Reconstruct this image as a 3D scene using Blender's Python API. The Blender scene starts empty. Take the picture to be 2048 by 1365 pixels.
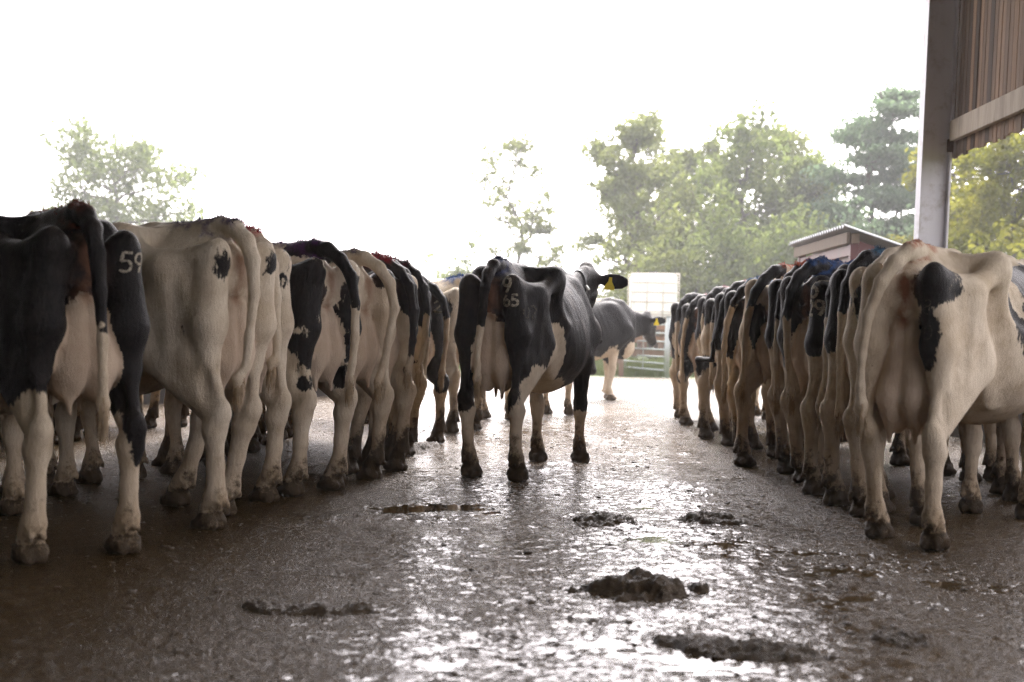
import bpy, bmesh, math, random
import numpy as np
from mathutils import Vector, Matrix
from mathutils.bvhtree import BVHTree

SC = bpy.context.scene
COL = SC.collection
R_ = math.radians

# ---------------------------------------------------------------- camera
cam_d = bpy.data.cameras.new('camera')
cam = bpy.data.objects.new('camera', cam_d)
COL.objects.link(cam)
cam_d.lens = 49.71
cam_d.sensor_width = 36.0
cam_d.shift_y = 0.1366
cam_d.clip_end = 2000
cam.matrix_world = Matrix.Translation((0, 0, 1.0)) @ Matrix.Rotation(R_(84), 4, 'X') @ Matrix.Rotation(R_(1.0), 4, 'Z')
cam_d.dof.use_dof = True
cam_d.dof.focus_distance = 9.7
cam_d.dof.aperture_fstop = 2.4
SC.camera = cam

# ---------------------------------------------------------------- sky, sun, exposure
SUN_EL, SUN_AZ = 48, 12            # a veiled sun ahead of the camera, slightly right
world = bpy.data.worlds.new('World')
SC.world = world
world.use_nodes = True
wn = world.node_tree
wn.nodes.clear()
w_out = wn.nodes.new('ShaderNodeOutputWorld')
w_bg = wn.nodes.new('ShaderNodeBackground')
w_sky = wn.nodes.new('ShaderNodeTexSky')
w_sky.sky_type = 'NISHITA'
w_sky.sun_disc = False
w_sky.sun_elevation = R_(SUN_EL)
w_sky.sun_rotation = R_(SUN_AZ)
w_sky.air_density = 1.0
w_sky.dust_density = 3.5
w_sky.ozone_density = 1.0
w_hs = wn.nodes.new('ShaderNodeHueSaturation')
w_hs.inputs['Saturation'].default_value = 0.08
wn.links.new(w_sky.outputs[0], w_hs.inputs['Color'])
w_tint = wn.nodes.new('ShaderNodeMix')          # thin cloud veil: a faintly rosy white
w_tint.data_type = 'RGBA'; w_tint.blend_type = 'MULTIPLY'
w_tint.inputs[0].default_value = 1.0
w_tint.inputs[7].default_value = (1.0, 0.935, 0.955, 1)
wn.links.new(w_hs.outputs[0], w_tint.inputs[6])
wn.links.new(w_tint.outputs[2], w_bg.inputs[0])
w_bg.inputs[1].default_value = 0.15
wn.links.new(w_bg.outputs[0], w_out.inputs[0])

sun_d = bpy.data.lights.new('sun', 'SUN')
sun_d.energy = 1.0
sun_d.angle = R_(30)
sun_d.color = (1.0, 0.96, 0.9)
sun = bpy.data.objects.new('sun', sun_d)
COL.objects.link(sun)
sun.rotation_euler = Vector((-math.sin(R_(SUN_AZ)) * math.cos(R_(SUN_EL)), -math.cos(R_(SUN_AZ)) * math.cos(R_(SUN_EL)), -math.sin(R_(SUN_EL)))).to_track_quat('-Z', 'Y').to_euler()

SC.view_settings.view_transform = 'Standard'
SC.view_settings.look = 'None'
SC.view_settings.gamma = 1.0
SC.view_settings.use_curve_mapping = False
SC.view_settings.exposure = 2.7
SC.render.engine = 'CYCLES'
SC.cycles.use_denoising = True
SC.cycles.denoising_prefilter = 'NONE'
SC.cycles.max_bounces = 8
SC.cycles.diffuse_bounces = 4
SC.cycles.glossy_bounces = 3
SC.cycles.transmission_bounces = 3
SC.cycles.transparent_max_bounces = 8
SC.cycles.volume_bounces = 1
SC.cycles.sample_clamp_indirect = 6.0
SC.cycles.caustics_reflective = False
SC.cycles.caustics_refractive = False

# ================================================================= helpers
def link(name, me, mat=None, parent=None, loc=None):
    o = bpy.data.objects.new(name, me)
    COL.objects.link(o)
    if mat is not None:
        for m in (mat if isinstance(mat, (list, tuple)) else [mat]):
            me.materials.append(m)
    if parent is not None:
        o.parent = parent
    if loc is not None:
        o.location = loc
    return o

def mesh_np(name, V, Fc, smooth=True):
    """fast mesh from an (n,3) array and an (m,3|4) face array"""
    me = bpy.data.meshes.new(name)
    V = np.ascontiguousarray(V, np.float32); Fc = np.ascontiguousarray(Fc, np.int32)
    k = Fc.shape[1]
    me.vertices.add(len(V)); me.vertices.foreach_set('co', V.ravel())
    me.loops.add(Fc.size); me.loops.foreach_set('vertex_index', Fc.ravel())
    me.polygons.add(len(Fc))
    me.polygons.foreach_set('loop_start', np.arange(0, Fc.size, k, dtype=np.int32))
    if smooth:
        me.polygons.foreach_set('use_smooth', np.ones(len(Fc), bool))
    me.update(calc_edges=True)
    me.validate()
    return me

def tag(o, label=None, cat=None, group=None, kind=None):
    if label: o['label'] = label
    if cat: o['category'] = cat
    if group: o['group'] = group
    if kind: o['kind'] = kind
    return o

def empty(name, loc, rz=0.0):
    o = bpy.data.objects.new(name, None)
    COL.objects.link(o)
    o.empty_display_size = 0.2
    o.location = loc
    o.rotation_euler = (0, 0, rz)
    return o

def hash3(ix, iy, iz, seed):
    h = (ix.astype(np.int64) * 374761393 + iy.astype(np.int64) * 668265263 + iz.astype(np.int64) * 2147483647 + seed * 974711) & 0xFFFFFFFF
    h = ((h ^ (h >> 13)) * 1274126177) & 0xFFFFFFFF
    h = ((h ^ (h >> 16)) * 2246822519) & 0xFFFFFFFF
    return ((h ^ (h >> 15)) & 0xFFFFFF).astype(np.float32) / 0xFFFFFF

def vnoise(P, scale, seed=0):
    """value noise in -1..1 at points P (n,3)"""
    Q = np.asarray(P, np.float32) / scale
    I = np.floor(Q).astype(np.int64); f = Q - I
    f = f * f * (3 - 2 * f)
    out = 0
    for dx in (0, 1):
        for dy in (0, 1):
            for dz in (0, 1):
                w = (f[:, 0] if dx else 1 - f[:, 0]) * (f[:, 1] if dy else 1 - f[:, 1]) * (f[:, 2] if dz else 1 - f[:, 2])
                out = out + w * hash3(I[:, 0] + dx, I[:, 1] + dy, I[:, 2] + dz, seed)
    return out * 2 - 1

def fbm(P, scale, seed=0, oct=3):
    s, a, t = 0, 1.0, 0
    for i in range(oct):
        s = s + a * vnoise(P, scale / 2 ** i, seed + 17 * i); t += a; a *= 0.5
    return s / t

def sstep(a, b, x):
    t = np.clip((x - a) / (b - a), 0, 1)
    return t * t * (3 - 2 * t)

class NT:
    """small node-tree writer"""
    def __init__(self, name):
        self.m = bpy.data.materials.new(name)
        self.m.use_nodes = True
        self.t = self.m.node_tree
        self.t.nodes.clear()
        self.out = self.t.nodes.new('ShaderNodeOutputMaterial')
    def n(self, typ, **kw):
        nd = self.t.nodes.new(typ)
        for k, v in kw.items():
            if k.startswith('_'):
                setattr(nd, k[1:], v)
        for k, v in kw.items():
            if not k.startswith('_'):
                key = int(k[1:]) if k[0] == 'i' and k[1:].isdigit() else k.replace('__', ' ')
                self.put(nd.inputs[key], v)
        return nd
    def put(self, sock, v):
        if hasattr(v, 'is_output'):
            self.t.links.new(v, sock)
        else:
            if isinstance(v, (tuple, list)) and len(v) == 3 and sock.type == 'RGBA':
                v = (*v, 1)
            sock.default_value = v
    def math(self, op, a, b=0.0, c=0.0, clamp=False):
        return self.n('ShaderNodeMath', _operation=op, _use_clamp=clamp, i0=a, i1=b, i2=c).outputs[0]
    def mix(self, f, a, b, bt='MIX'):
        nd = self.n('ShaderNodeMix', _data_type='RGBA', _blend_type=bt, i0=f, i6=a, i7=b)
        return nd.outputs[2]
    def noise(self, vec, scale, detail=4.0, rough=0.55, dist=0.0):
        return self.n('ShaderNodeTexNoise', Vector=vec, Scale=scale, Detail=detail, Roughness=rough, Distortion=dist).outputs[0]
    def ramp(self, x, a, b, lo=0.0, hi=1.0, smooth=True):
        nd = self.n('ShaderNodeMapRange', Value=x)
        nd.interpolation_type = 'SMOOTHSTEP' if smooth else 'LINEAR'
        nd.inputs[1].default_value = a; nd.inputs[2].default_value = b
        nd.inputs[3].default_value = lo; nd.inputs[4].default_value = hi
        return nd.outputs[0]
    def attr(self, name, out='Fac'):
        return self.n('ShaderNodeAttribute', _attribute_name=name).outputs[out]
    def obj(self):
        return self.n('ShaderNodeTexCoord').outputs['Object']
    def rnd(self):
        return self.n('ShaderNodeObjectInfo').outputs['Random']
    def mapv(self, vec, scale=(1, 1, 1), loc=(0, 0, 0)):
        return self.n('ShaderNodeMapping', Vector=vec, Scale=scale, Location=loc).outputs[0]
    def bsdf(self, **kw):
        b = self.n('ShaderNodeBsdfPrincipled', **kw)
        self.t.links.new(b.outputs[0], self.out.inputs[0])
        return b
    def bump(self, h, strength=0.3, dist=0.01, normal=None):
        nd = self.n('ShaderNodeBump', Height=h, Strength=strength, Distance=dist)
        if normal is not None:
            self.put(nd.inputs['Normal'], normal)
        return nd.outputs[0]

def simple_mat(name, col, rough=0.6, metal=0.0, var=0.25, scale=6.0, bump=0.15, stretch=(1, 1, 1), dirt=None):
    t = NT(name)
    v = t.mapv(t.obj(), stretch)
    n = t.noise(v, scale, 6, 0.6)
    lo = tuple(c * (1 - var) for c in col); hi = tuple(min(1, c * (1 + var)) for c in col)
    c = t.mix(n, lo, hi)
    if dirt:
        d = t.ramp(t.noise(v, scale * 0.45, 5, 0.65), 0.5, 0.68)
        c = t.mix(t.math('MULTIPLY', d, 0.75), c, dirt)
    t.bsdf(Base__Color=c, Roughness=rough, Metallic=metal, Normal=t.bump(t.noise(v, scale * 5, 4), bump, 0.01))
    return t.m

# ================================================================= implicit-surface animal body
def d_cap(P, a, b, ra, rb, flat=None):
    a = np.array(a, np.float32); b = np.array(b, np.float32)
    f = np.array(flat if flat is not None else (1, 1, 1), np.float32)
    px, py, pz = (P[0] - a[0]) / f[0], (P[1] - a[1]) / f[1], (P[2] - a[2]) / f[2]
    ba = (b - a) / f
    t = np.clip((px * ba[0] + py * ba[1] + pz * ba[2]) / max(1e-9, float(ba @ ba)), 0, 1)
    d = np.sqrt((px - t * ba[0]) ** 2 + (py - t * ba[1]) ** 2 + (pz - t * ba[2]) ** 2)
    return (d - (ra + (rb - ra) * t)) * min(1.0, float(f.min()) * 1.15)

def d_ell(P, c, r, rot=None):
    q = [P[i] - c[i] for i in range(3)]
    if rot is not None:
        q = [rot[0][i] * q[0] + rot[1][i] * q[1] + rot[2][i] * q[2] for i in range(3)]
    k0 = np.sqrt((q[0] / r[0]) ** 2 + (q[1] / r[1]) ** 2 + (q[2] / r[2]) ** 2)
    k1 = np.sqrt((q[0] / r[0] ** 2) ** 2 + (q[1] / r[1] ** 2) ** 2 + (q[2] / r[2] ** 2) ** 2) + 1e-6
    return k0 * (k0 - 1) / k1

def smin(a, b, k):
    h = np.clip(0.5 + 0.5 * (b - a) / k, 0, 1)
    return a * h + b * (1 - h) - k * h * (1 - h)

class Field:
    def __init__(self, lo, hi, h):
        self.h = h
        self.lo = np.array(lo, np.float32)
        self.n = np.ceil((np.array(hi) - self.lo) / h).astype(int) + 1
        self.ax = [self.lo[i] + h * np.arange(self.n[i], dtype=np.float32) for i in range(3)]
        self.D = np.full(self.n, 0.6, np.float32)
    def box(self, lo, hi):
        s = []
        for i in range(3):
            a = int(max(0, math.floor((lo[i] - self.lo[i]) / self.h))); b = int(min(self.n[i], math.ceil((hi[i] - self.lo[i]) / self.h) + 1))
            if b <= a: return None, None
            s.append(slice(a, b))
        return tuple(s), (self.ax[0][s[0]][:, None, None], self.ax[1][s[1]][None, :, None], self.ax[2][s[2]][None, None, :])
    def put(self, fn, lo, hi, k, sub=False):
        m = k + 2 * self.h
        s, P = self.box([v - m for v in lo], [v + m for v in hi])
        if s is None: return
        d = fn(P)
        if sub:
            self.D[s] = -smin(-self.D[s], d, k)
        else:
            self.D[s] = smin(self.D[s], d, k)
    def cap(self, a, b, ra, rb, k, flat=None):
        m = max(ra, rb) * (max(flat) if flat else 1)
        self.put(lambda P: d_cap(P, a, b, ra, rb, flat), [min(a[i], b[i]) - m for i in range(3)], [max(a[i], b[i]) + m for i in range(3)], k)
    def ell(self, c, r, k, rot=None, sub=False):
        m = max(r)
        self.put(lambda P: d_ell(P, c, r, rot), [v - m for v in c], [v + m for v in c], k, sub)
    def chain(self, pts, rad, k, flat=None):
        for i in range(len(pts) - 1):
            self.cap(pts[i], pts[i + 1], rad[i], rad[i + 1], k, flat)
    def mesh(self):
        D = self.D
        S = D < 0
        C = [(i, j, k) for i in (0, 1) for j in (0, 1) for k in (0, 1)]
        def sh(A, c):
            return A[c[0]:A.shape[0] - 1 + c[0], c[1]:A.shape[1] - 1 + c[1], c[2]:A.shape[2] - 1 + c[2]]
        cnt = np.zeros([v - 1 for v in D.shape], np.int8)
        for c in C: cnt += sh(S, c)
        act = np.argwhere((cnt > 0) & (cnt < 8))
        idx = np.full(cnt.shape, -1, np.int32)
        idx[act[:, 0], act[:, 1], act[:, 2]] = np.arange(len(act))
        vals = {c: D[act[:, 0] + c[0], act[:, 1] + c[1], act[:, 2] + c[2]] for c in C}
        acc = np.zeros((len(act), 3), np.float32); num = np.zeros(len(act), np.float32)
        for c in C:
            for axn in range(3):
                if c[axn] == 0:
                    e = list(c); e[axn] = 1; e = tuple(e)
                    va, vb = vals[c], vals[e]
                    m = (va < 0) != (vb < 0)
                    t = np.where(m, va / np.where(m, va - vb, 1), 0)
                    p = np.tile(np.array(c, np.float32), (len(act), 1)); p[:, axn] += t
                    acc += p * m[:, None]; num += m
        V = (act + acc / num[:, None]) * self.h + self.lo
        quads = []
        for axn in range(3):
            o1, o2 = (axn + 1) % 3, (axn + 2) % 3
            s0 = [slice(None)] * 3; s1 = [slice(None)] * 3
            s0[axn] = slice(0, -1); s1[axn] = slice(1, None)
            A, B = S[tuple(s0)], S[tuple(s1)]
            e = np.argwhere(A != B)
            e = e[(e[:, o1] > 0) & (e[:, o2] > 0) & (e[:, o1] < D.shape[o1] - 1) & (e[:, o2] < D.shape[o2] - 1)]
            flip = A[e[:, 0], e[:, 1], e[:, 2]]
            def at(d1, d2):
                q = e.copy(); q[:, o1] += d1; q[:, o2] += d2
                return idx[q[:, 0], q[:, 1], q[:, 2]]
            q = np.stack([at(-1, -1), at(0, -1), at(0, 0), at(-1, 0)], 1)
            q[~flip] = q[~flip][:, ::-1]
            quads.append(q)
        F = np.concatenate(quads)
        F = F[(F >= 0).all(1)]
        return V, F

def smooth_np(V, F, it=1, lam=0.5):
    E = np.concatenate([F[:, [0, 1]], F[:, [1, 2]], F[:, [2, 3]], F[:, [3, 0]]])
    for _ in range(it):
        S = np.zeros_like(V); N = np.zeros(len(V), np.float32)
        for a, b in ((0, 1), (1, 0)):
            for i in range(3):
                S[:, i] += np.bincount(E[:, a], V[E[:, b], i], len(V))
            N += np.bincount(E[:, a], minlength=len(V))
        V = V + lam * (S / np.maximum(N, 1)[:, None] - V)
    return V.astype(np.float32)

def normals_np(V, F):
    n = np.cross(V[F[:, 2]] - V[F[:, 0]], V[F[:, 3]] - V[F[:, 1]])
    N = np.zeros_like(V)
    for c in range(4):
        for i in range(3):
            N[:, i] += np.bincount(F[:, c], n[:, i], len(V))
    return N / np.maximum(np.linalg.norm(N, axis=1, keepdims=True), 1e-9)

#            y      ztop   zbot    w     zc    (barrel cross sections, tail to chest)
TORSO = np.array([
    (-0.10, 1.33, 1.12, 0.070, 1.22), (0.00, 1.415, 1.00, 0.115, 1.20), (0.12, 1.440, 0.94, 0.165, 1.17), (0.25, 1.452, 0.84, 0.205, 1.12),
    (0.40, 1.455, 0.735, 0.235, 1.06), (0.56, 1.445, 0.645, 0.285, 0.98), (0.76, 1.435, 0.575, 0.345, 0.92), (0.96, 1.430, 0.550, 0.360, 0.92),
    (1.16, 1.435, 0.565, 0.330, 0.94), (1.36, 1.450, 0.610, 0.275, 0.97), (1.52, 1.430, 0.670, 0.220, 1.00), (1.66, 1.370, 0.770, 0.150, 1.06), (1.76, 1.28, 0.90, 0.08, 1.10)], np.float32)

def build_cow_arrays(p):
    """returns V, F, info for one cow in its own frame (x right, y forward, z up, origin between the hind hooves)"""
    h = p['vox']; fat = p.get('fat', 1.0); ud = p.get('udder', 1.0) * 0.88; bony = p.get('bony', 1.0)
    F = Field((-0.50, -0.42, -0.015), (0.50, 2.75, 1.80), h)
    T = TORSO
    s, P = F.box((-0.5, -0.2, 0.45), (0.5, 1.85, 1.56))
    y = P[1][0, :, 0]
    zt, zb, w, zc = (np.interp(y, T[:, 0], T[:, i]).astype(np.float32)[None, :, None] for i in (1, 2, 3, 4))
    w = w * (1 + (fat - 1) * sstep(0.3, 0.7, y)[None, :, None])
    up = P[2] > zc
    t = np.where(up, (P[2] - zc) / (zt - zc), (zc - P[2]) / (zc - zb))
    nx = np.where(up, 1.75, 2.15).astype(np.float32)
    r = (np.abs(P[0] / w) ** 1.95 + np.abs(t) ** nx) ** (1 / 1.95)
    d = (r - 1) * np.minimum(w, (zt - zb) * 0.5) * 0.85
    dy = np.maximum(np.maximum(T[0, 0] - y, y - T[-1, 0]), 0)[None, :, None]
    F.D[s] = np.minimum(F.D[s], np.where(dy > 0, np.sqrt(np.maximum(d, 0) ** 2 + dy ** 2), d))
    offs = {k: np.array((*p.get(k, (0, 0)), 0.0)) for k in ('hl', 'hr', 'fl', 'fr')}
    # spine ridge, loin edge, withers
    F.chain([(0, 0.10, 1.425), (0, 0.5, 1.425), (0, 0.95, 1.405), (0, 1.36, 1.43), (0, 1.55, 1.39)], [0.04, 0.035, 0.035, 0.045, 0.06], 0.05)
    for sx in (-1, 1):
        X = lambda x, yy, z: (sx * x, yy, z)
        # hip bones
        F.cap(X(0.08, 0.36, 1.405), X(0.262, 0.43, 1.392), 0.042, 0.045, 0.04)
        F.ell(X(0.268, 0.435, 1.372), (0.046, 0.075, 0.060), 0.045)
        F.cap(X(0.258, 0.46, 1.36), X(0.268, 0.60, 1.06), 0.045, 0.05, 0.13)           # edge of the flank
        F.cap(X(0.262, 0.41, 1.35), X(0.222, 0.16, 1.235), 0.05, 0.075, 0.06)           # hip bone to thurl
        F.cap(X(0.222, 0.16, 1.235), X(0.150, -0.105, 1.315), 0.07, 0.05, 0.06)         # thurl to pin
        F.ell(X(0.148, -0.118, 1.318), (0.052, 0.055, 0.06), 0.035)
        F.cap(X(0.10, 0.62, 1.395), X(0.10, 0.95, 1.385), 0.04, 0.04, 0.06)
        # hollow in front of the hip bone and between spine and pin
        F.ell(X(0.345, 0.64, 1.22), (0.055, 0.11, 0.11), 0.07, sub=True)
        F.ell(X(0.175, 0.17, 1.475), (0.09, 0.16, 0.075 * bony), 0.05, sub=True)
        F.ell(X(0.085, -0.13, 1.44), (0.045, 0.09, 0.075), 0.03, sub=True)
    for sx, key in ((-1, 'hl'), (1, 'hr')):
        o = offs[key]
        def X(x, yy, z, f=0.0):
            return (sx * x + o[0] * f, yy + o[1] * f, z)
        F.cap(X(0.150, -0.085, 1.26), X(0.180, -0.075, 0.98, .12), 0.075, 0.078, 0.06)
        F.cap(X(0.180, -0.075, 0.98, .12), X(0.188, -0.055, 0.78, .3), 0.078, 0.055, 0.06)
        F.cap(X(0.208, 0.16, 1.18), X(0.228, 0.34, 0.90, .15), 0.115, 0.108, 0.07, (0.8, 1, 1))
        F.cap(X(0.20, 0.09, 1.10), X(0.212, 0.13, 0.86, .15), 0.125, 0.10, 0.07, (0.72, 1.1, 1))
        F.cap(X(0.226, 0.33, 0.88, .15), X(0.196, -0.035, 0.575, .55), 0.110, 0.056, 0.055, (0.8, 1, 1))
        F.cap(X(0.20, 0.06, 0.80, .25), X(0.194, -0.05, 0.60, .5), 0.08, 0.05, 0.05, (0.85, 1, 1))
        F.cap(X(0.188, -0.07, 0.80, .28), X(0.188, -0.125, 0.60, .55), 0.036, 0.024, 0.03)
        F.cap(X(0.188, -0.135, 0.592, .55), X(0.188, -0.118, 0.55, .57), 0.031, 0.036, 0.022)
        F.cap(X(0.190, -0.115, 0.555, .57), X(0.190, -0.070, 0.475, .62), 0.050, 0.060, 0.03)
        F.cap(X(0.190, -0.068, 0.475, .62), X(0.188, -0.058, 0.31, .78), 0.058, 0.043, 0.03, (0.85, 1, 1))
        F.cap(X(0.188, -0.058, 0.31, .78), X(0.188, -0.045, 0.165, .93), 0.043, 0.050, 0.025, (0.9, 1, 1))
        F.cap(X(0.188, -0.042, 0.165, .93), X(0.188, 0.005, 0.085, 1), 0.054, 0.054, 0.02)
        F.ell(X(0.292, 0.045, 1.00, .1), (0.022, 0.035, 0.20), 0.035, sub=True)
        F.ell(X(0.245, -0.075, 0.69, .42), (0.026, 0.026, 0.085), 0.02, sub=True)
        F.ell(X(0.140, -0.075, 0.68, .42), (0.026, 0.026, 0.080), 0.02, sub=True)
        for c in (-1, 1):
            F.cap(X(0.188 + c * 0.028, -0.005, 0.052, 1), X(0.188 + c * 0.031, 0.070, 0.026, 1), 0.046, 0.028, 0.006)
            F.cap(X(0.188 + c * 0.027, -0.040, 0.030, 1), X(0.188 + c * 0.030, 0.050, 0.018, 1), 0.031, 0.030, 0.010)
            F.cap(X(0.188 + c * 0.024, -0.080, 0.135, 1), X(0.188 + c * 0.027, -0.092, 0.110, 1), 0.017, 0.013, 0.012)
    for sx, key in ((-1, 'fl'), (1, 'fr')):
        o = offs[key]
        def X(x, yy, z, f=0.0):
            return (sx * x + o[0] * f, yy + o[1] * f, z)
        F.cap(X(0.13, 1.36, 1.30), X(0.20, 1.60, 1.00), 0.085, 0.095, 0.09, (0.7, 1, 1))
        F.cap(X(0.20, 1.60, 0.99), X(0.195, 1.42, 0.80), 0.095, 0.085, 0.07, (0.8, 1, 1))
        F.cap(X(0.195, 1.42, 0.80, .1), X(0.175, 1.44, 0.47, .5), 0.09, 0.053, 0.04, (0.85, 1, 1))
        F.cap(X(0.172, 1.45, 0.46, .5), X(0.170, 1.45, 0.39, .55), 0.058, 0.052, 0.03)
        F.cap(X(0.170, 1.445, 0.39, .55), X(0.170, 1.44, 0.17, .95), 0.043, 0.041, 0.025, (0.9, 1, 1))
        F.cap(X(0.170, 1.44, 0.165, .95), X(0.170, 1.475, 0.085, 1), 0.050, 0.052, 0.02)
        for c in (-1, 1):
            F.cap(X(0.170 + c * 0.028, 1.468, 0.052, 1), X(0.170 + c * 0.031, 1.540, 0.026, 1), 0.046, 0.028, 0.006)
            F.cap(X(0.170 + c * 0.027, 1.435, 0.030, 1), X(0.170 + c * 0.030, 1.520, 0.018, 1), 0.031, 0.030, 0.010)
            F.cap(X(0.170 + c * 0.024, 1.398, 0.135, 1), X(0.170 + c * 0.027, 1.386, 0.110, 1), 0.017, 0.013, 0.012)
    # skin fold from stifle to belly
    for sx in (-1, 1):
        F.cap((sx * 0.225, 0.40, 0.90), (sx * 0.20, 0.62, 0.72), 0.055, 0.05, 0.07, (0.55, 1, 1))
    # brisket
    F.ell((0, 1.60, 0.76), (0.11, 0.18, 0.17), 0.08)
    # udder, its own field so that its creases stay
    ulo, uhi = (-0.26, -0.22, 0.36), (0.26, 0.56, 1.16)
    s, P = F.box(ulo, uhi)
    dz = p.get('udz', 0.08)
    def udder(P):
        d = None
        for sx in (-1, 1):
            q = d_cap(P, (sx * 0.036, -0.055, 1.06), (sx * 0.056, -0.030, 0.76 + dz), 0.042, 0.084 * ud)
            q = smin(q, d_ell(P, (sx * 0.058, 0.015, 0.735 + dz), (0.080 * ud, 0.140 * ud, 0.160)), 0.06)
            q = smin(q, d_ell(P, (sx * 0.082, 0.24, 0.74 + dz), (0.105 * ud, 0.17, 0.13)), 0.07)
            for yy in (-0.045, 0.21):
                q = smin(q, d_cap(P, (sx * 0.070, yy, 0.62 + dz), (sx * 0.066, yy - 0.005, 0.535 + dz), 0.022, 0.012), 0.022)
            d = q if d is None else smin(d, q, 0.014)
        return d
    U = udder(P)
    F.D[s] = smin(F.D[s], U, 0.016)
    # neck and head
    hd = p.get('head', 'down')
    if hd == 'down':
        nb, poll, muz = (0, 1.62, 1.10), (0, 2.12, 0.98), (0, 2.36, 0.58)
    elif hd == 'up':
        nb, poll, muz = (0, 1.62, 1.17), (0.02, 2.10, 1.44), (-0.15, 2.46, 1.09)
    else:
        nb, poll, muz = (0, 1.62, 1.12), (-0.22, 2.02, 1.18), (-0.52, 2.22, 0.86)
    poll, muz = np.array(poll), np.array(muz)
    F.cap((0, 1.50, 1.24), tuple(poll + (0, -0.10, 0.0)), 0.13, 0.095, 0.09, (0.6, 1, 1))
    F.cap((0, 1.60, 0.98), tuple(poll + (0, -0.06, -0.14)), 0.14, 0.09, 0.09, (0.55, 1, 1))
    ax = (muz - poll) / np.linalg.norm(muz - poll)
    sd = np.cross(ax, (0, 0, 1)); sd /= np.linalg.norm(sd)
    upv = np.cross(sd, ax)
    F.cap(tuple(poll + ax * 0.02), tuple(poll + ax * 0.22), 0.105, 0.10, 0.05)
    F.cap(tuple(poll + ax * 0.2), tuple(muz), 0.098, 0.068, 0.04)
    F.ell(tuple(muz + ax * 0.02), (0.075, 0.07, 0.065), 0.03)
    F.cap(tuple(poll - upv * 0.11 + ax * 0.1), tuple(muz - upv * 0.05 - ax * 0.08), 0.075, 0.045, 0.05)
    for q in (-1, 1):
        F.ell(tuple(poll + ax * 0.20 + sd * q * 0.095 + upv * 0.035), (0.028, 0.03, 0.028), 0.02)
        e0 = poll + sd * q * 0.09 - upv * 0.015 - ax * 0.005
        e1 = e0 + sd * q * 0.22 - upv * (0.05 if hd == 'up' else 0.03) - ax * 0.02
        rot = None
        mid = (e0 + e1) / 2
        e_ = (e1 - e0) / np.linalg.norm(e1 - e0)
        nrm = np.array(p.get('ear_n', (0, -1, 0.1)), float); nrm -= e_ * (nrm @ e_); nrm /= np.linalg.norm(nrm)
        oth = np.cross(nrm, e_)
        rot = np.stack([e_, oth, nrm], 1)   # columns are the local axes
        F.cap(tuple(e0 - e_ * 0.03), tuple(e0 + e_ * 0.04), 0.045, 0.032, 0.02)
        F.ell(tuple(mid + e_ * 0.015), (0.122, 0.066, 0.020), 0.012, rot)
        if q > 0: ear = (mid, e_, oth, nrm)
    F.ell(tuple(poll + upv * 0.09 - ax * 0.02), (0.06, 0.06, 0.055), 0.035)
    # tail
    tl = p.get('tail')
    sway = tl.get('sway', (0.0, 0.0, 0.0)) if tl else (0, 0, 0)
    Lz = tl.get('end', 0.60) if tl else 0.6
    th = tl.get('r', 1.0) if tl else 1.0
    out = tl.get('out', 0.0) if tl else 0.0
    tp = [(0, 0.16, 1.44), (0, 0.02, 1.452), (0.0, -0.075, 1.435), (sway[0] * 0.25, -0.155 - out * .5, 1.375), (sway[0] * 0.6, -0.205 - out, 1.28), (sway[0], -0.225 - out * 1.1, 1.12),
          (sway[1] * 0.8 + sway[0] * .2, -0.222 - out * .8, 0.92), (sway[1], -0.212 - out * .5, 0.78), (sway[2], -0.195 - out * .4, Lz + 0.06), (sway[2], -0.19 - out * .3, Lz)]
    tr = [0.045, 0.052, 0.054, 0.050, 0.043, 0.036, 0.030, 0.027, 0.032 * th, 0.024 * th]
    tr = [r * 0.78 for r in tr]
    s2, P2 = F.box((-0.45, -0.42, Lz - 0.1), (0.45, 0.3, 1.56))
    def tail(P):
        d = None
        for i in range(len(tp) - 1):
            q = d_cap(P, tp[i], tp[i + 1], tr[i], tr[i + 1])
            d = q if d is None else smin(d, q, 0.02)
        return d
    F.D[s2] = smin(F.D[s2], tail(P2), 0.022)
    # ground plane trims the hooves flat
    F.D = np.maximum(F.D, (0.002 - F.ax[2])[None, None, :])
    V, Q = F.mesh()
    V = smooth_np(V, Q, 2, 0.4)
    N = normals_np(V, Q)
    x, yy, z = V.T
    ribs = p.get('ribs', 0.4)
    m = sstep(0.62, 0.78, yy) * (1 - sstep(1.22, 1.36, yy)) * sstep(0.13, 0.2, np.abs(x)) * sstep(0.72, 0.86, z) * (1 - sstep(1.26, 1.38, z))
    ph = (yy + 0.34 * (z - 1.0)) / 0.078 * 2 * math.pi
    V = V + N * (m * ribs * 0.0065 * (np.sin(ph) * 0.7 + 0.3 * np.sin(ph * 0.5 + 1)))[:, None]
    sd_ = p.get('seed', 1)
    V = V + N * (vnoise(V, 0.11, sd_) * 0.0035 + vnoise(V, 0.035, sd_ + 5) * 0.0012)[:, None]
    # muddy lumps on the lower legs and hooves
    V = V + N * (np.maximum(0, vnoise(V, 0.024, sd_ + 9)) * 0.007 * (1 - sstep(0.10, 0.24, z)))[:, None]
    Pn = (x, yy, z)
    info = dict(udder=udder(Pn), tail=tail(Pn), ear=ear, poll=poll, ax=ax, sd=sd, up=upv, tailpts=tp)
    return V.astype(np.float32), Q, N, info

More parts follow.
